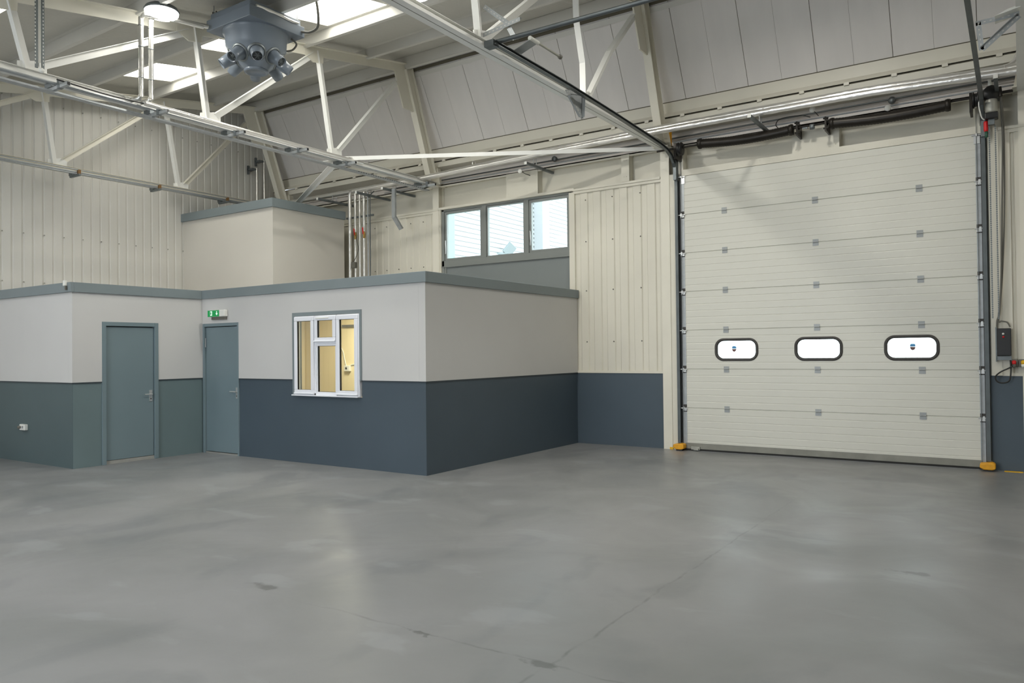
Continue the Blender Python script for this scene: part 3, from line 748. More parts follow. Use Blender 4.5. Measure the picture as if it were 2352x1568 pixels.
# ------------------------------------------------------------------ services along truss B (second truss)
BX = TX[1]
for i, (y, lb) in enumerate(((4.45, 'beside the cable trunking'), (5.68, 'at the foot of the twin foil pipes'), (6.85, 'next along towards the wall'), (8.0, 'between the two web posts'), (9.02, 'under the brace plate'), (11.08, 'closest to the rear wall'))):
    t = tag(root('pipe_bracket', (BX, y, 4.78)), 'galvanised strut bracket across the second truss, '+lb, 'bracket', 'strut brackets on the second truss')
    q = G(); x0, x1 = BX-.07, BX+.43
    for zz, h in ((4.735, .04),):
        q.box(x0, x1, y-.021, y+.021, zz-.003, zz); q.box(x0, x1, y-.021, y-.018, zz, zz+h); q.box(x0, x1, y+.018, y+.021, zz, zz+h); q.box(x0, x1, y-.021, y+.021, zz+h-.003, zz+h)
    q.build('strut', 'galv', t)
    q = G(); q.box(x1-.002, x1+.002, y-.015, y+.015, 4.74, 4.77); q.build('open_end', 'black', t)
    q = G(); q.box(BX-.075, BX+.075, y-.03, y+.03, 4.775, 4.843); q.box(x0+.28, x0+.33, y-.026, y+.026, 4.73, 4.83)
    q.build('clamp', 'galvd', t)
def pipe(name, pts, r, m_, lb, cat='pipe', n=12, group=None):
    return tag(G().tube(pts, r, n).build(name, m_), lb, cat, group)
# foil wrapped run beside the chord
def wrap(pts, r, step=.09, seed=1):
    random.seed(seed); out = []; rs = []
    for a, b in zip(pts, pts[1:]):
        a, b = Vector(a), Vector(b); n = max(1, int((b-a).length/step))
        for k in range(n):
            out.append(a.lerp(b, k/n)); rs.append(r*(1+random.uniform(-.05, .05)))
    out.append(Vector(pts[-1])); rs.append(r); return out, rs
for dx, lb, rr in ((.30, 'foil-wrapped pipe lying on the truss brackets', .032),):
    p, r = wrap([(BX+dx, 5.45, 4.81), (BX+dx, 9.3, 4.81)], rr, seed=2)
    tag(G().tube(p, r, 12).build('foil_pipe', 'foil'), lb, 'pipe')
for k, (x, y, zt, lb) in enumerate(((-9.30, 5.44, 5.93, 'left of the twin foil pipes dropping from the lamp to the truss'), (-9.285, 5.565, 5.95, 'right of the twin foil pipes dropping from the lamp to the truss'))):
    t = tag(root('twin_foil_pipe', (x, y, 4.87)), lb, 'pipe', 'twin vertical foil pipes')
    p, r = wrap([(x, y, 4.90), (x, y, zt)], .031, seed=5+k)
    G().tube(p, r, 14).build('riser', 'foilv', t)
    p, r = wrap([(x, y, zt-.03), (x+.03, y+.02, zt+.03), (x+.16, y+.40, zt+.06), (x+.22, FC.y-.56+.06*k, zt+.08)], .030, seed=7+k)
    G().tube(p, r, 12).build('top_elbow', 'foilv', t)
    p, r = wrap([(x, y, 4.93), (x-.03, y-.01, 4.885), (x-.14, y-.05, 4.875)], .030, .04, seed=9+k)
    G().tube(p, r, 12).build('bottom_elbow', 'foilv', t)
    for zz in (5.15, 5.55, 5.82): G().lathe([(.030, -.006), (.035, -.004), (.035, .004), (.030, .006)], (x, y, zz), n=14).build('tape_band', 'galvd', t)
# slotted tray and conduits under chord B
t = tag(root('cable_tray', (BX+.08, 7, 4.72)), 'narrow slotted cable tray under the second truss', 'cable tray')
q = G(); q.box(BX+.0, BX+.10, 2.0, 11.3, 4.713, 4.716); q.box(BX+.0, BX+.003, 2.0, 11.3, 4.716, 4.735); q.box(BX+.097, BX+.10, 2.0, 11.3, 4.716, 4.735)
q.build('tray', 'galv', t)
q = G(); y = 9.4
while y < 11.2: q.box(BX+.1005, BX+.1015, y, y+.035, 4.720, 4.729); y += .06
q.build('slot_row', 'black', t)['kind'] = 'stuff'
pipe('steel_conduit', [(BX+.20, 2, 4.79), (BX+.20, 11.2, 4.79)], .011, 'galv', 'thin steel conduit beside the bottom chord of the second truss')
pipe('steel_conduit', [(BX+.14, 2, 4.80), (BX+.14, 5.6, 4.80)], .016, 'galv', 'thicker short steel conduit on the left end of the second truss')
pipe('black_cable', curve3([(BX+.26, 4.4, 4.82), (BX+.27, 5.0, 4.80), (BX+.25, 5.6, 4.83)]), .009, 'bcable', 'slack black cable along the left end of the second truss', 'cable')
# vertical slotted trunking pair with white pull knob
t = tag(root('cable_trunking', (-9.3, 4.22, 5.2)), 'pair of dark slotted trunking strips hanging vertically at the top left', 'cable trunking')
q = G()
for yy in (4.195, 4.262):
    q.box(-9.31, -9.29, yy-.014, yy+.014, 4.90, 6.02)
q.build('strip', 'galvd', t)
q = G()
for yy in (4.178, 4.262):
    z = 4.94
    while z < 5.98: q.box(-9.289, -9.2875, yy-.004, yy+.004, z, z+.02); z += .042
q.build('slot_row', 'white', t)['kind'] = 'stuff'
G().box(-9.305, -9.30, 4.212, 4.246, 4.92, 6.02).build('white_strip', 'white', t)
q = G(); q.lathe([(.001, .0), (.028, .004), (.03, .02), (.001, .03)], (-9.28, 4.245, 4.875), (1, -.8, -.2), 16); q.tube([(-9.29, 4.235, 4.88), (-9.295, 4.228, 4.96)], .010, 8)
q.build('pull_knob', 'white', t)

# services along truss A (far left)
AX = TX[0]
for i, (y, lb) in enumerate(((6.85, 'leftmost of the three on the far truss'), (8.35, 'middle of the three on the far truss'), (9.85, 'rightmost of the three on the far truss, near the box room'))):
    t = tag(root('pipe_bracket', (AX, y, 4.78)), 'small galvanised strut bracket, '+lb, 'bracket', 'strut brackets on the far truss')
    q = G().box(AX-.05, AX+.27, y-.02, y+.02, 4.755, 4.79); q.build('strut', 'galvd', t)
    G().box(AX+.22, AX+.26, y-.024, y+.024, 4.79, 4.86).build('rusty_clip', 'copper', t)
    G().box(AX-.06, AX+.05, y-.028, y+.028, 4.785, 4.845).build('clamp', 'galvd', t)
for k, (dx, z, r) in enumerate(((.12, 4.81, .013), (.20, 4.82, .016), (.25, 4.855, .010))):
    pipe('steel_conduit', [(AX+dx, 1.5, z), (AX+dx, 11.2, z)], r, 'galv', ['inner thin conduit along the far truss', 'thickest conduit along the far truss', 'outer thin conduit along the far truss'][k])
# vertical foil pipes in the far corner
for k, (y, z0, z1) in enumerate(((11.02, 4.5, 5.78), (11.22, 4.5, 6.0))):
    t = tag(root('corner_foil_pipe', (-14.2, y, z0)), ['shorter foil pipe rising behind the box room', 'taller foil pipe rising behind the box room'][k], 'pipe')
    p, r = wrap([(-14.22, y, z0), (-14.22, y, z1)], .033, seed=20+k); G().tube(p, r, 12).build('riser', 'foilv', t)
    q = G().box(-14.38, -14.20, y-.14, y-.03, z1-.06, z1-.02); q.box(-14.38, -14.34, y-.14, y-.1, z1-.14, z1+.05); q.build('bracket', 'galvd', t)

# ------------------------------------------------------------------ foil pipes along the rear wall
xs = [-13.6, -11.3, -9.6, -7.15, -5.15, -3.4, -1.62, -.10, .4]
zu = [4.93, 4.935, 4.95, 5.03, 5.075, 5.085, 5.08, 5.03, 5.02]
p, r = wrap([(x, 11.22, z) for x, z in zip(xs, zu)], .050, .12, 31)
t = tag(root('foil_pipe_run', (-6, 11.22, 5.0)), 'upper of the two silver foil pipes running along the rear wall', 'pipe', 'foil pipes along the rear wall')
G().tube(p, r, 16).build('pipe_run', 'foil', t)
for x in (-8.3, -7.16, -5.9, -4.4, -3.05, -1.9): G().lathe([(.050, -.012), (.055, -.008), (.055, .008), (.050, .012)], (x, 11.22, 5.055), (1, 0, 0), 16).build('tape_band', 'foil', t)
G().tube(curve3([(-.12, 11.22, 5.03), (-.05, 11.24, 5.05), (.02, 11.28, 5.12), (.06, 11.3, 5.22)]), .055, 14).build('end_elbow', 'foil', t)
t = tag(root('foil_pipe_run', (-6, 11.12, 4.93)), 'lower of the two silver foil pipes, turning down beside the box room', 'pipe', 'foil pipes along the rear wall')
xl = [-11.30, -9.6, -7.1, -5.1, -3.4, -1.62, -.10, .2]; zl = [4.905, 4.915, 4.975, 5.005, 5.01, 5.005, 4.955, 4.95]
p, r = wrap([(x, 11.12, z) for x, z in zip(xl, zl)], .048, .12, 33)
G().tube(p, r, 16).build('pipe_run', 'foil', t)
p, r = wrap([(-11.30, 11.12, 4.92), (-11.37, 11.12, 4.905), (-11.40, 11.12, 4.83), (-11.40, 11.12, 2.62)], .037, .09, 34)
G().tube(p, r, 14).build('drop_pipe', 'foilv', t)
# risers beside the box room
ris = [(-11.265, .030, 'second foil riser from the left beside the box room, with a red lever valve', True), (-11.14, .024, 'third slimmer foil riser beside the box room', False), (-11.02, .033, 'fourth foil riser beside the box room, with a red lever valve', True)]
for i, (x, rr, lb, valve) in enumerate(ris):
    t = tag(root('riser_pipe', (x, 11.14, 2.6)), lb, 'pipe', 'foil risers beside the box room')
    p, r = wrap([(x, 11.14, 2.62), (x, 11.14, 3.92 if valve else 4.88)], rr, seed=40+i); G().tube(p, r, 12).build('lower_length', 'foilv', t)
    if valve:
        p, r = wrap([(x, 11.14, 4.06), (x, 11.14, 4.9)], rr, seed=45+i); G().tube(p, r, 12).build('upper_length', 'foilv', t)
        q = G().lathe([(.016, 0), (.022, .01), (.028, .05), (.028, .09), (.02, .13), (.016, .15)], (x, 11.14, 3.915), n=12); vb = q.build('valve', 'brass', t)
        q = G().beam((x+.02, 11.09, 4.00), (x+.035, 11.06, 4.13), .012, .02, up=(1, 0, 0)); q.build('red_lever', 'red', vb)
        q = G().lathe([(.02, 0), (.03, .004), (.03, .02), (.02, .024)], (x, 11.14, 2.95), n=10); q.build('red_clip', 'red', t)
pipe('steel_pipe', [(-10.93, 11.16, 2.6), (-10.93, 11.16, 4.85)], .014, 'galv', 'thin bare steel pipe right of the foil risers')
pipe('dark_conduit', curve3([(-10.87, 11.16, 2.6), (-10.87, 11.16, 3.6), (-10.87, 11.16, 4.6), (-10.85, 11.16, 4.78), (-10.74, 11.14, 4.84)]), .011, 'track', 'dark thin conduit, rightmost of the group beside the box room')
tag(G().box(-11.30, -11.20, 11.04, 11.12, 3.33, 3.45).build('actuator_box', 'cable', bevel=.008), 'small grey-green actuator box on the second riser', 'control box')
pipe('actuator_wire', curve3([(-11.21, 11.08, 4.0), (-11.14, 11.06, 3.85), (-11.10, 11.05, 3.7), (-11.14, 11.05, 3.58), (-11.24, 11.06, 3.46)]), .006, 'bcable', 'thin black wire looping to the actuator box', 'cable', 6)
pipe('sensor_wire', curve3([(-11.04, 11.07, 2.95), (-11.02, 11.05, 2.83), (-10.97, 11.05, 2.80), (-10.93, 11.05, 2.92), (-10.93, 11.07, 3.1)]), .005, 'bcable', 'thin wire looping low between the risers', 'cable', 6)
for z, lb in ((4.38, 'dark wall rail at the top of the risers'), (2.70, 'dark wall rail at the foot of the risers')):
    tag(G().box(-11.56, -10.8, 11.17, 11.20, z-.018, z+.018).build('support_rail', 'galvd'), lb, 'rail')
# cantilever arms
arms = [(-10.90, 10.80, 4.78, 'strut arm nearest the risers'), (-10.22, 10.82, 4.78, 'strut arm that carries the hanging post'), (-6.95, 10.87, 4.80, 'strut arm under the foil pipes above the high window'), (-3.09, 10.62, 4.84, 'strut arm under the foil pipes above the sectional door'), (-.20, 10.75, 4.82, 'strut arm beside the door motor'), (-11.9, 10.7, 4.76, 'strut arm behind the box room fascia')]
for i, (x, y, z, lb) in enumerate(arms):
    t = tag(root('strut_arm', (x, y, z)), lb, 'bracket', 'strut arms under the foil pipes')
    y1 = 11.78
    q = G().box(x-.021, x+.021, y, y1, z-.021, z-.018); q.box(x-.021, x-.018, y, y1, z-.018, z+.021); q.box(x+.018, x+.021, y, y1, z-.018, z+.021)
    q.build('channel', 'galvd', t)
    q = G().box(x-.024, x+.024, y-.003, y+.001, z-.024, z+.024); q.box(x-.014, x+.014, y-.004, y-.0035, z-.012, z+.012); q.build('end_rim', 'white', t)
    for yy in (11.12, 11.22):
        q = G().tube([(x, yy, z), (x, yy, z+.14)], .006, 6); q.lathe([(.012, 0), (.012, .014)], (x, yy, z+.02), n=6); q.build('pipe_support_rod', 'galv', t)
t = tag(root('hanging_strut', (-10.13, 11.08, 4.4)), 'galvanised J-shaped strut hanging from an arm near the high window', 'bracket')
q = G().beam((-10.13, 11.06, 4.80), (-10.13, 11.06, 4.23), .085, .045, up=(0, 1, 0)); q.build('post', 'galv', t)
q = G().beam((-10.13, 11.06, 4.25), (-10.07, 11.20, 4.02), .085, .045, up=(0, 1, 0)); q.build('kicked_end', 'galv', t)
# conduits and small dark lines along the wall
pipe('wall_conduit', [(-10.9, 11.62, 4.90), (-4.9, 11.62, 4.93)], .011, 'galv', 'thin conduit along the rear wall above the high window')
pipe('wall_conduit', [(-4.6, 11.62, 4.93), (.1, 11.62, 4.93)], .011, 'galv', 'thin conduit along the rear wall above the sectional door')
pipe('liner_conduit', [(-11.0, 11.95, 5.05), (.3, 11.95, 5.13)], .013, 'track', 'dark conduit on the ribbed liner behind the foil pipes')
for x, lb in ((-7.0, 'round conduit box above the high window'), (-1.46, 'round conduit box above the right half of the sectional door')):
    tag(G().lathe([(.001, .05), (.045, .05), (.05, .04), (.05, 0), (.001, 0)], (x, 11.95, 5.09), (0, -1, 0), 16).build('conduit_box', 'track'), lb, 'junction box')
for x, y, z, lb in ((-7.37, 11.35, 4.81, 'round white disc above the high window'), (-2.42, 11.4, 5.0, 'round white disc above the middle of the sectional door'), (-1.45, 11.4, 4.84, 'round white disc in front of the right-hand door spring')):
    t = tag(root('white_disc', (x, y, z)), lb, 'disc')
    G().lathe([(.001, .0), (.04, .002), (.042, .014), (.034, .03), (.001, .034)], (x, y, z), (.2, -1, -.15), 20).build('disc', 'white', t)
    G().tube([(x+.005, y+.02, z), (x+.03, y+.12, z-.03), (x+.03, W-.0, z-.03)], .006, 6).build('stem', 'bcable', t)
pipe('looped_cable', curve3([(-2.9, 11.4, 4.82), (-2.93, 11.4, 4.88), (-2.86, 11.4, 4.95), (-2.6, 11.4, 4.95), (-2.45, 11.4, 4.90)]), .007, 'bcable', 'black cable loop above the middle of the spring shaft', 'cable', 6)
tag(G().box(TX[2]+.078, TX[2]+.098, W-.03, W+.05, 4.86, 5.14).build('yellow_strip', 'orange'), 'orange-yellow strip on the head of the column by the door', 'strip')

# ------------------------------------------------------------------ sectional door
DY = 11.615
DX0, DX1 = -4.43, -.455
d = struct(root('door_3', (-2.44, DY, 0)), 'large closed white sectional overhead door with three windows')
seams = [.055] + [.672+.6153*k for k in range(6)] + [4.37]
hx = [-3.785, -2.450, -1.111]
VW = [(-3.965, -3.295), (-2.77, -2.105), (-1.575, -.90)]; vz0, vz1 = 1.415, 1.765
def rrect(x0, x1, z0, z1, r, n=8):
    pts = []
    for cx, cz, a0 in ((x1-r, z1-r, 0), (x0+r, z1-r, PI/2), (x0+r, z0+r, PI), (x1-r, z0+r, 1.5*PI)):
        for k in range(n+1): a = a0+PI/2*k/n; pts.append((cx+r*math.cos(a), cz+r*math.sin(a)))
    return pts
def section(z0, z1):
    prof = [(DY+.04, z0), (DY+.012, z0), (DY+.012, z0+.005), (DY+.004, z0+.005), (DY, z0+.008)]
    n = 6; h = (z1-z0)/n
    for k in range(1, n):
        z = z0+k*h; prof += [(DY, z-.008), (DY+.003, z-.001), (DY+.003, z+.001), (DY, z+.006)]
    prof += [(DY, z1-.008), (DY+.004, z1-.005), (DY+.012, z1-.005), (DY+.012, z1), (DY+.04, z1)]
    return G().prism(prof, 0, DX0, DX1)
for i, (a, b) in enumerate(zip(seams, seams[1:])):
    o = section(a, b).build('door_section', 'doorw', d)
    if i == 2:
        cut = G()
        for x0, x1 in VW: cut.prism(rrect(x0+.03, x1-.03, vz0+.03, vz1-.03, .105), 1, DY-.1, DY+.2)
        co = cut.build('cutter', 'rubber')
        md = o.modifiers.new('cut', 'BOOLEAN'); md.object = co; md.operation = 'DIFFERENCE'; md.solver = 'EXACT'
        bpy.context.view_layer.update()
        dg = bpy.context.evaluated_depsgraph_get(); me = bpy.data.meshes.new_from_object(o.evaluated_get(dg))
        o.modifiers.clear(); o.data = me; bpy.data.objects.remove(co)
        o['label'] = 'door section with the three windows'
        for j, (x0, x1) in enumerate(VW):
            A = rrect(x0, x1, vz0, vz1, .135); B = rrect(x0+.042, x1-.042, vz0+.042, vz1-.042, .093); n = len(A)
            vs = [(x, DY-.006, z) for x, z in A]+[(x, DY-.016, z) for x, z in [(p[0]*.6+q2[0]*.4, p[1]*.6+q2[1]*.4) for p, q2 in zip(A, B)]]+[(x, DY-.006, z) for x, z in B]+[(x, DY+.03, z) for x, z in B]+[(x, DY+.002, z) for x, z in A]
            fs = []
            for ra, rb in ((4, 0), (0, 1), (1, 2), (2, 3)): fs += [(ra*n+k, ra*n+(k+1) % n, rb*n+(k+1) % n, rb*n+k) for k in range(n)]
            fr = G().add(vs, fs, True).build('window_seal', 'rubber', o)
            G().prism(rrect(x0+.036, x1-.036, vz0+.036, vz1-.036, .099), 1, DY+.012, DY+.016).build('window_pane', 'glass', fr)
            if j != 1:
                cx = -3.665 if j == 0 else -1.222; cz = 1.60; y0_, y1_ = DY+.008, DY+.011
                G().prism([(cx-.034, cz+.03), (cx-.02, cz+.045), (cx+.02, cz+.045), (cx+.034, cz+.03), (cx+.034, cz+.010), (cx-.034, cz+.010)], 1, y0_, y1_).build('shield_sticker_top', 'logo_b', fr)
                G().prism([(cx-.034, cz+.010), (cx+.034, cz+.010), (cx+.034, cz+.003), (cx-.034, cz+.003)], 1, y0_, y1_).build('shield_sticker_band', 'logo_n', fr)
                G().prism([(cx-.034, cz+.001), (cx+.034, cz+.001), (cx+.034, cz-.012), (cx+.022, cz-.035), (cx, cz-.047), (cx-.022, cz-.035), (cx-.034, cz-.012)], 1, y0_, y1_).build('shield_sticker_base', 'logo_r', fr)
# hinges
for k in range(1, 7):
    z = seams[k]
    for x in hx:
        q = G().box(x-.040, x+.040, DY-.006, DY, z+.006, z+.045); q.box(x-.040, x+.040, DY-.006, DY, z-.050, z-.008)
        q.tube([(x-.036, DY-.010, z), (x+.036, DY-.010, z)], .008, 8); q.box(x-.018, x+.018, DY-.009, DY-.006, z-.036, z-.014)
        q.build('hinge', 'hinge', d)
    for x, s_ in ((DX0, -1), (DX1, 1)):
        q = G().box(min(x, x+s_*.06), max(x, x+s_*.06), DY-.02, DY-.004, z-.045, z-.01); q.tube([(x-s_*.02, DY-.022, z-.004), (x+s_*.11, DY-.022, z-.004)], .009, 8)
        q.box(min(x+s_*.03, x+s_*.055), max(x+s_*.03, x+s_*.055), DY-.035, DY-.01, z-.03, z+.02)
        q.build('roller_bracket', 'handle', d)
g = G()
for a, b in zip(seams, seams[1:]):
    for x, s_ in ((DX0, -1), (DX1, 1)):
        g.box(min(x, x+s_*.058), max(x, x+s_*.058), DY-.004, DY+.04, a+.055 if a > .1 else a, b-.06)
g.build('end_cap', 'galv', d)
for x, s_ in ((DX0, -1), (DX1, 1)): G().box(min(x, x+s_*.075), max(x, x+s_*.075), DY-.001, DY+.004, .1, 4.36).build('gap_shade_strip', 'rubber', d)  # dark strip colours in the shade between the end caps
G().box(DX0-.03, DX1+.02, DY-.006, DY+.045, .03, .12).build('bottom_rail', 'railb', d)
G().box(DX0-.03, DX1+.02, DY, DY+.03, 0.002, .03).build('bottom_seal', 'rust', d)
q = G().box(-4.36, -4.22, DY-.03, DY-.006, .02, .065); q.box(-4.31, -4.235, DY-.06, DY-.03, .015, .04); q.build('bottom_bracket', 'alu', d)
for x, lb in ((DX0-.02, 'left'), (DX1+.02, 'right')):
    q = G().box(x-.035, x+.035, DY-.016, DY-.004, 4.24, 4.34); q.tube([(x, DY-.03, 4.335), (x, DY-.03, 4.37)], .012, 8); q.box(x-.06, x+.045, DY-.03, DY-.01, 4.345, 4.36); q.build('top_bracket', 'handle', d)
# door surround
q = G().box(-4.675, -4.59, W-.022, W+.2, 0, 4.42); q.box(-4.59, -4.578, W-.045, W+.2, 0, 4.42)
q.box(-.32, -.20, W-.03, W+.2, ZD, 4.42)
q.box(-4.47, -.38, DY+.0, W+.15, 4.372, 4.47); q.box(-4.47, -4.44, DY, W+.15, 4.47, 4.83); q.box(-.43, -.40, DY, W+.15, 4.47, 4.8)
q.box(-4.585, -4.40, W+.022, W+.1, 0, 4.42); q.box(-.475, -.32, W+.022, W+.1, 0, 4.42); q.box(-4.5, -.4, W+.022, W+.1, 4.34, 4.42)
struct(q.build('trim_13', 'clad'), 'cream jambs and lintel round the sectional door')

# tracks
def track(name, X, lb, s_):
    t = tag(root(name, (X, 11.6, 0)), lb, 'door track', 'sectional door tracks')
    path = [(11.585, .12), (11.585, 4.22), (11.575, 4.36), (11.54, 4.48), (11.47, 4.58), (11.36, 4.665), (11.2, 4.72), (10.95, 4.75), (10.5, 4.77), (9.33, 4.81), (8.1, 4.84), (6.52, 4.846)]
    q = G()
    prof = [(-.024, -.022), (-.024, .022), (.024, .022), (.024, .012), (-.014, .014), (-.014, -.014), (.024, -.014), (.024, -.022)]
    P = [Vector((X, y, z)) for y, z in path]; n = len(prof); vs = []
    for i, p_ in enumerate(P):
        tt = (P[min(i+1, len(P)-1)]-P[max(i-1, 0)]).normalized(); b_ = Vector((1, 0, 0)).cross(tt).normalized()
        for u, v in prof: vs.append(p_+Vector((1, 0, 0))*(u*s_)+b_*v)
    fs = [(i*n+k, i*n+(k+1) % n, (i+1)*n+(k+1) % n, (i+1)*n+k) for i in range(len(P)-1) for k in range(n)]
    q.add(vs, fs); q.add(vs[:n], [tuple(range(n))]); q.add(vs[-n:], [tuple(range(n))])
    q.build('rail', 'track', t)
    q = G().box(X-.034, X-.029, W-.035, W, 0.12, 4.75) if s_ > 0 else G().box(X+.029, X+.034, W-.035, W, .12, 4.75)
    q.box(X-.034, X+.034, W-.006, W+.02, .12, 4.3)
    q.build('mounting_angle', 'track', t)
    q = G()
    q.beam((X-s_*.0, 11.56, 4.50), (X, 11.30, 4.68), .03, .02); q.box(X-.02, X+.03, 11.50, 11.60, 4.30, 4.62)
    q.build('corner_plate', 'galvd', t)
    return t
TL = track('door_track', -4.545, 'dark steel track at the left of the sectional door, curving up into the roof', 1)
track('door_track', -.365, 'dark steel track at the right of the sectional door, curving up into the roof', -1)
for x, y1, lb in ((-4.53, 11.56, 'yellow guard block at the left foot of the sectional door'), (-.375, 11.53, 'yellow guard block at the right foot of the sectional door')):
    t = tag(root('track_guard', (x, y1, 0)), lb, 'guard', 'yellow guards at the feet of the door tracks')
    G().prism([(x-.09, .045), (x-.085, .10), (x+.06, .115), (x+.085, .095), (x+.085, .035), (x+.05, .02), (x-.04, .02)], 1, y1-.09, y1+.05).build('guard_block', 'orange', t, bevel=.012)
    G().box(x-.05, x+.05, y1-.05, y1+.04, 0, .03).build('foot', 'black', t)
t = G().box(-4.72, -4.66, W-.045, W-.03, 0.0, .035); t.box(-.2, .0, W-.1, W-.03, 0, .006)
tag(t.build('yellow_marking', 'yellow'), 'smears of yellow paint at the feet of the door jambs', 'paint mark')

# shaft, springs, plates
SY = 11.42
t = tag(root('spring_shaft', (-2.4, SY, 4.8)), 'torsion spring shaft with two dark springs above the sectional door', 'spring shaft')
G().tube([(-4.80, SY, 4.775), (-.03, SY, 4.80)], .016, 12).build('shaft', 'darks', t)
def spring(xa, xb, za, zb_, sag, lb):
    n = 70; pts = []; rs = []
    for k in range(n+1):
        s_ = k/n; x = xa+(xb-xa)*s_; z = za+(zb_-za)*s_ - sag*math.sin(PI*s_); pts.append((x, SY-.01, z)); rs.append(.072 if k % 2 else .068)
    o = G().tube(pts, rs, 20).build('torsion_spring', 'darks', t); o['label'] = lb
    for x, z in ((xa, za), (xb, zb_)):
        G().lathe([(.001, -.03), (.078, -.03), (.085, 0), (.078, .03), (.001, .03)], (x, SY-.01, z), (1, 0, 0), 8).build('winding_cone', 'darks', t)
spring(-4.08, -2.72, 4.785, 4.765, .035, 'left spring'); spring(-2.16, -.74, 4.76, 4.75, .035, 'right spring')
G().lathe([(.001, -.035), (.10, -.035), (.105, -.02), (.085, -.015), (.085, .015), (.105, .02), (.10, .035), (.001, .035)], (-4.41, SY, 4.755), (1, 0, 0), 24).build('cable_drum', 'black', t)
G().lathe([(.001, -.035), (.10, -.035), (.105, -.02), (.085, -.015), (.085, .015), (.105, .02), (.10, .035), (.001, .035)], (-.43, SY, 4.76), (1, 0, 0), 24).build('cable_drum', 'black', t)
for x in (-2.63, -2.24):
    q = G().box(x-.012, x+.012, SY-.06, SY+.22, 4.66, 4.86); q.lathe([(.03, -.02), (.05, 0), (.03, .02)], (x, SY, 4.78), (1, 0, 0), 12); q.tube([(x-.03, SY-.05, 4.70), (x+.04, SY-.05, 4.70)], .014, 8); q.tube([(x-.03, SY-.05, 4.84), (x+.04, SY-.05, 4.84)], .014, 8)
    q.build('bearing_plate', 'darks', t)
q = G().lathe([(.001, -.03), (.04, -.03), (.045, 0), (.04, .03), (.001, .03)], (-2.43, SY, 4.765), (1, 0, 0), 6); q.box(-2.56, -2.49, SY-.03, SY, 4.745, 4.765); q.build('shaft_coupling', 'galvd', t)
q = G().box(-4.50, -4.46, SY-.05, W, 4.60, 4.85); q.box(-.50, -.47, SY-.05, W, 4.60, 4.85); q.build('end_plate', 'darks', t)
for x in (-4.475, -.44): G().tube([(x, DY-.02, 4.70), (x, DY-.045, .1)], .004, 6).build('lift_cable', 'galvd', t)

# door operator
t = tag(root('door_motor', (-.26, 11.4, 4.8)), 'dark door motor with silver body at the right end of the spring shaft', 'motor')
G().lathe([(.001, -.06), (.085, -.06), (.098, -.04), (.098, .04), (.085, .06), (.001, .06)], (-.265, 11.38, 4.80), (.25, -1, 0), 12).build('gearbox', 'black', t)
G().lathe([(.001, 0), (.062, 0), (.068, -.02), (.068, -.15), (.06, -.17), (.001, -.17)], (-.262, 11.38, 4.72), n=20).build('motor_body', 'alu', t)
G().box(-.335, -.19, 11.31, 11.45, 4.47, 4.55).build('motor_cap', 'black', t, bevel=.012)
G().box(-.30, -.23, 11.35, 11.41, 4.40, 4.47).build('lower_housing', 'galvd', t, bevel=.006)
G().tube([(-.27, 11.4, 4.89), (-.275, 11.4, 4.95), (-.285, 11.4, 5.06)], [.03, .02, .018], 10).build('antenna_stub', 'white', t)
G().tube(curve3([(-.37, 11.35, 4.80), (-.385, 11.34, 4.74), (-.395, 11.34, 4.66), (-.37, 11.36, 4.52), (-.34, 11.38, 4.48)]), .008, 8).build('motor_lead', 'white', t)
G().tube([(-.17, 11.36, 4.86), (-.16, 11.36, 4.74)], .02, 8).build('side_bracket', 'darks', t)
def chain(x, y, z0, z1, lb):
    q = G(); z = z1; k = 0
    while z > z0:
        if k % 2: q.box(x-.0085, x+.0085, y-.003, y+.003, z-.016, z)
        else: q.box(x-.003, x+.003, y-.0085, y+.0085, z-.016, z)
        z -= .0135; k += 1
    return tag(q.build('hand_chain', 'galvd'), lb, 'chain', 'hand chains of the door motor')
chain(-.29, 11.40, 1.95, 4.42, 'left hand chain hanging below the door motor'); chain(-.225, 11.40, 1.95, 4.40, 'right hand chain hanging below the door motor')
t = tag(root('release_handle', (-.33, 11.4, 4.4)), 'red emergency release handle hanging below the motor', 'handle')
G().lathe([(.001, 0), (.022, 0), (.026, -.02), (.026, -.11), (.02, -.13), (.001, -.13)], (-.325, 11.4, 4.46), n=12).build('red_grip', 'red', t)
G().lathe([(.001, 0), (.017, 0), (.019, -.07), (.001, -.08)], (-.322, 11.4, 4.33), n=10).build('green_grip', 'green', t)
G().tube([(-.325, 11.4, 4.46), (-.33, 11.4, 4.62)], .004, 6).build('cord', 'bcable', t)
t = tag(root('motor_cable', (-.18, 11.5, 3.5)), 'long grey cable from the motor down to the black control box', 'cable')
G().tube(curve3([(-.165, 11.42, 4.82), (-.155, 11.46, 4.5), (-.15, 11.5, 4.2), (-.17, 11.52, 3.4), (-.19, 11.55, 2.6), (-.22, 11.57, 2.05), (-.25, 11.58, 1.9), (-.25, 11.58, 1.6)]), .011, 8).build('cable_run', 'cable', t)
pipe('motor_cable', curve3([(-.15, 11.44, 4.7), (-.135, 11.52, 4.2), (-.15, 11.54, 3.2), (-.19, 11.57, 2.4), (-.235, 11.58, 1.95), (-.20, 11.58, 1.92), (-.14, 11.57, 1.90), (-.11, 11.57, 1.84)]), .009, 'cable', 'thinner grey cable arching over the top of the control box', 'cable')
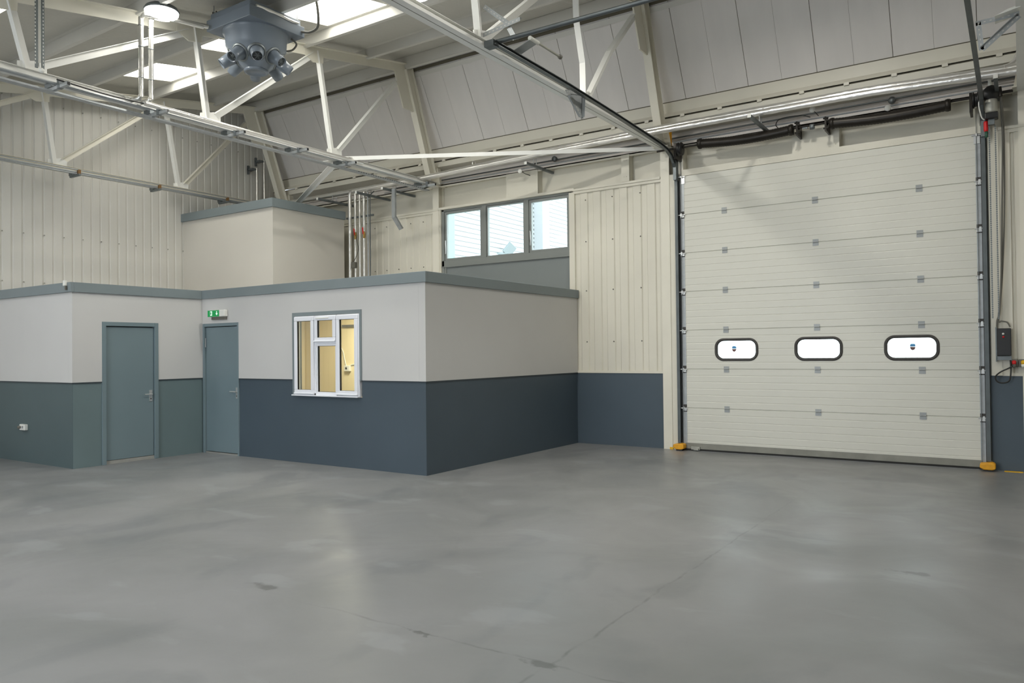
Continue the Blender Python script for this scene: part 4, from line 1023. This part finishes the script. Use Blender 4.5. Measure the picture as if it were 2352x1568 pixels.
# control box and sockets
t = tag(root('control_box', (-.18, 11.56, 1.65)), 'black door control box on the wall right of the sectional door', 'control box')
G().box(-.255, -.10, 11.52, W-.005, 1.475, 1.825).build('casing', 'black', t, bevel=.008)
q = G().lathe([(.001, .012), (.011, .012), (.013, 0)], (-.185, 11.52, 1.755), (0, -1, 0), 14); q.build('white_button', 'white', t)
q = G().lathe([(.001, .012), (.011, .012), (.013, 0)], (-.183, 11.52, 1.715), (0, -1, 0), 14); q.build('red_button', 'red', t)
G().box(-.27, -.255, 11.55, W-.01, 1.40, 1.84).build('back_plate', 'galvd', t)
G().box(-.26, -.10, 11.55, W-.01, 1.42, 1.47).build('gland_plate', 'galvd', t)
for x, cm, lb in ((-.075, 'red', 'grey socket with a red plug under the control box'), (.02, 'yellow', 'grey socket with a yellow cap at the right edge')):
    t = tag(root('power_socket', (x, 11.58, 1.38)), lb, 'socket')
    G().box(x-.045, x+.042, 11.56, W-.005, 1.33, 1.43).build('housing', 'cable', t, bevel=.006)
    G().lathe([(.001, .05), (.020, .05), (.025, .0)], (x-.0, 11.56, 1.395), (0, -1, -.4), 16).build('coloured_cap', cm, t)
    G().lathe([(.001, .06), (.018, .06), (.022, .0)], (x+.0, 11.55, 1.365), (0, -1, -.5), 12).build('plug', 'white' if cm == 'yellow' else 'cable', t)
pipe('power_lead', curve3([(-.075, 11.5, 1.36), (-.13, 11.5, 1.32), (-.22, 11.5, 1.27), (-.275, 11.52, 1.21), (-.26, 11.52, 1.15), (-.20, 11.52, 1.13), (-.13, 11.53, 1.16), (-.11, 11.54, 1.28), (-.115, 11.56, 1.43)]), .009, 'bcable', 'black power lead looping below the control box', 'cable')
# vertical flashings right of the door
q = G().box(-.20, -.08, W-.018, W+.02, ZD, 4.40)
struct(q.build('trim_14', 'clad'), 'cream corner strip right of the sectional door')

# supports and buffers of the tracks
t = tag(root('track_cross_bar', (-2.5, 6.65, 4.9)), 'dark round bar linking the inner ends of the door tracks', 'bar')
G().tube([(-4.62, 6.63, 4.895), (-.35, 6.72, 4.90)], .024, 12).build('bar', 'track', t)
G().box(-4.66, -4.54, 6.50, 6.60, 4.81, 4.875).build('end_bracket', 'track', t)
t = tag(root('track_hanger', (-4.5, 6.6, 5.0)), 'perforated angle bracket holding the inner end of the left track', 'bracket')
def perf(a, b, nm, par, w=.045):
    a, b = Vector(a), Vector(b); g = G(); g.beam(a, b, .003, w, up=(0, 0, 1)); g.beam(a, b, w, .003, up=(0, 0, 1), ou=w/2, ow=-w/2)
    o = g.build(nm, 'galv', par); g = G(); L_ = (b-a).length; n = int(L_/.05); dv = (b-a).normalized(); sd = dv.cross(Vector((0, 0, 1))).normalized(); u_ = sd.cross(dv)
    for k in range(n):
        c = a+dv*(.025+.05*k); g.beam(c-dv*.009, c+dv*.009, .0045, .009, up=u_)
    oo = g.build('slot_row', 'purlin', o); oo['kind'] = 'stuff'  # pale bars paint the backlight showing through the slots
perf((-4.78, 6.60, 4.99), (-4.27, 6.60, 5.05), 'angle_bar', t); perf((-4.74, 6.62, 5.31), (-4.40, 6.62, 5.02), 'angle_stay', t)
perf((-4.42, 6.62, 5.0), (-4.36, 6.64, 4.87), 'angle_drop', t, .05)
t = tag(root('left_track_bracket', (-4.65, 8.7, 4.8)), 'triangular perforated bracket midway along the left door track', 'bracket')
perf((-4.66, 8.25, 4.83), (-4.66, 8.75, 4.94), 'top_bar', t); perf((-4.66, 8.36, 4.80), (-4.66, 8.66, 4.60), 'stay', t, .06); perf((-4.66, 8.70, 4.95), (-4.66, 8.66, 4.60), 'upright', t)
G().prism([(8.35, 4.85), (8.72, 4.90), (8.68, 4.62), (8.58, 4.64)], 0, -4.672, -4.668).build('plate', 'galv', t)
t = tag(root('right_track_bracket', (-.1, 8.8, 4.8)), 'triangular perforated bracket linking the right track to the roof', 'bracket')
perf((-.32, 8.8, 4.79), (.04, 8.8, 4.805), 'top_bar', t); perf((.04, 8.8, 4.78), (-.27, 8.8, 4.52), 'stay', t); perf((-.30, 8.8, 4.80), (-.275, 8.8, 4.52), 'upright', t)
G().prism([(-.16, 4.79), (.05, 4.83), (.05, 4.85), (-.05, 4.835)], 1, 8.70, 8.92).build('plate', 'white', t)
t = tag(root('spring_buffer', (-4.5, 7.2, 4.95)), 'spring buffer with a long rod mounted beside the left door track', 'buffer')
G().beam((-4.59, 7.0, 4.89), (-4.36, 7.0, 4.965), .14, .006, up=(0, 0, 1)).build('mounting_plate', 'galv', t)
b0 = Vector((-4.36, 6.93, 4.985))
G().tube([b0, b0+Vector((0, .17, 0))], .024, 14).build('barrel', 'white', t)
n = 60; G().tube([b0+Vector((0, .17+.46*k/n, -.0)) for k in range(n+1)], [.012+(.002 if k % 2 else 0) for k in range(n+1)], 10).build('rod', 'alu', t)
G().tube([b0+Vector((0, .63, 0)), b0+Vector((0, .645, 0)), b0+Vector((0, .665, 0)), b0+Vector((0, .67, 0))], [.022, .026, .026, .018], 12).build('rubber_tip', 'cable', t)

# ------------------------------------------------------------------ lights
def area(name, loc, size, power, col, rot=(0, 0, 0), shape='DISK', sy=None):
    l = bpy.data.lights.new(name, 'AREA'); l.shape = shape; l.size = size
    if sy: l.size_y = sy
    l.energy = power; l.color = col; o = bpy.data.objects.new(name, l); o.location = loc; o.rotation_euler = rot; COL.objects.link(o); return o
WARM, NEUT, COOL = (1, .97, .89), (1, .985, .95), (.94, .96, 1)
PW = [28, 132, 60, 42, 78, 108, 72, 104, 42]
CL = [WARM, WARM, WARM, COOL, COOL, COOL, NEUT, COOL, WARM]  # cool tint on unseen lamps stands in for daylight from behind the camera
for i, (x, y, z) in enumerate(lamps): area('high_bay_light', (x, y, z-.09), .3, PW[i], CL[i])
area('office_room_light', (-9.0, 8.8, 2.42), .6, 56, (1, .9, .72))
w_ = bpy.data.worlds.new('overcast_sky'); sc.world = w_; w_.use_nodes = True
bg = w_.node_tree.nodes['Background']; bg.inputs[0].default_value = (.86, .93, 1, 1); bg.inputs[1].default_value = 7.0

# ------------------------------------------------------------------ camera
yaw, pitch, roll, fpx = -.5893, .01294, -.0109, 1747.97
cy, sy, cp, sp = math.cos(yaw), math.sin(yaw), math.cos(pitch), math.sin(pitch)
fw = Vector((sy*cp, cy*cp, sp)); rt = Vector((cy, -sy, 0)); up_ = rt.cross(fw)
c_, s_ = math.cos(roll), math.sin(roll)
r2 = rt*c_+up_*s_; u2 = up_*c_-rt*s_
cam = bpy.data.cameras.new('camera'); co = bpy.data.objects.new('camera', cam); COL.objects.link(co)
co.matrix_world = Matrix(((r2.x, u2.x, -fw.x, 0), (r2.y, u2.y, -fw.y, 0), (r2.z, u2.z, -fw.z, 1.6), (0, 0, 0, 1)))
cam.sensor_width = 36; cam.lens = fpx/2352*36; cam.clip_start = .05; cam.clip_end = 200
sc.camera = co
sc.view_settings.view_transform = 'Standard'; sc.view_settings.look = 'None'; sc.view_settings.exposure = 0; sc.view_settings.gamma = 1
sc.view_settings.use_curve_mapping = False
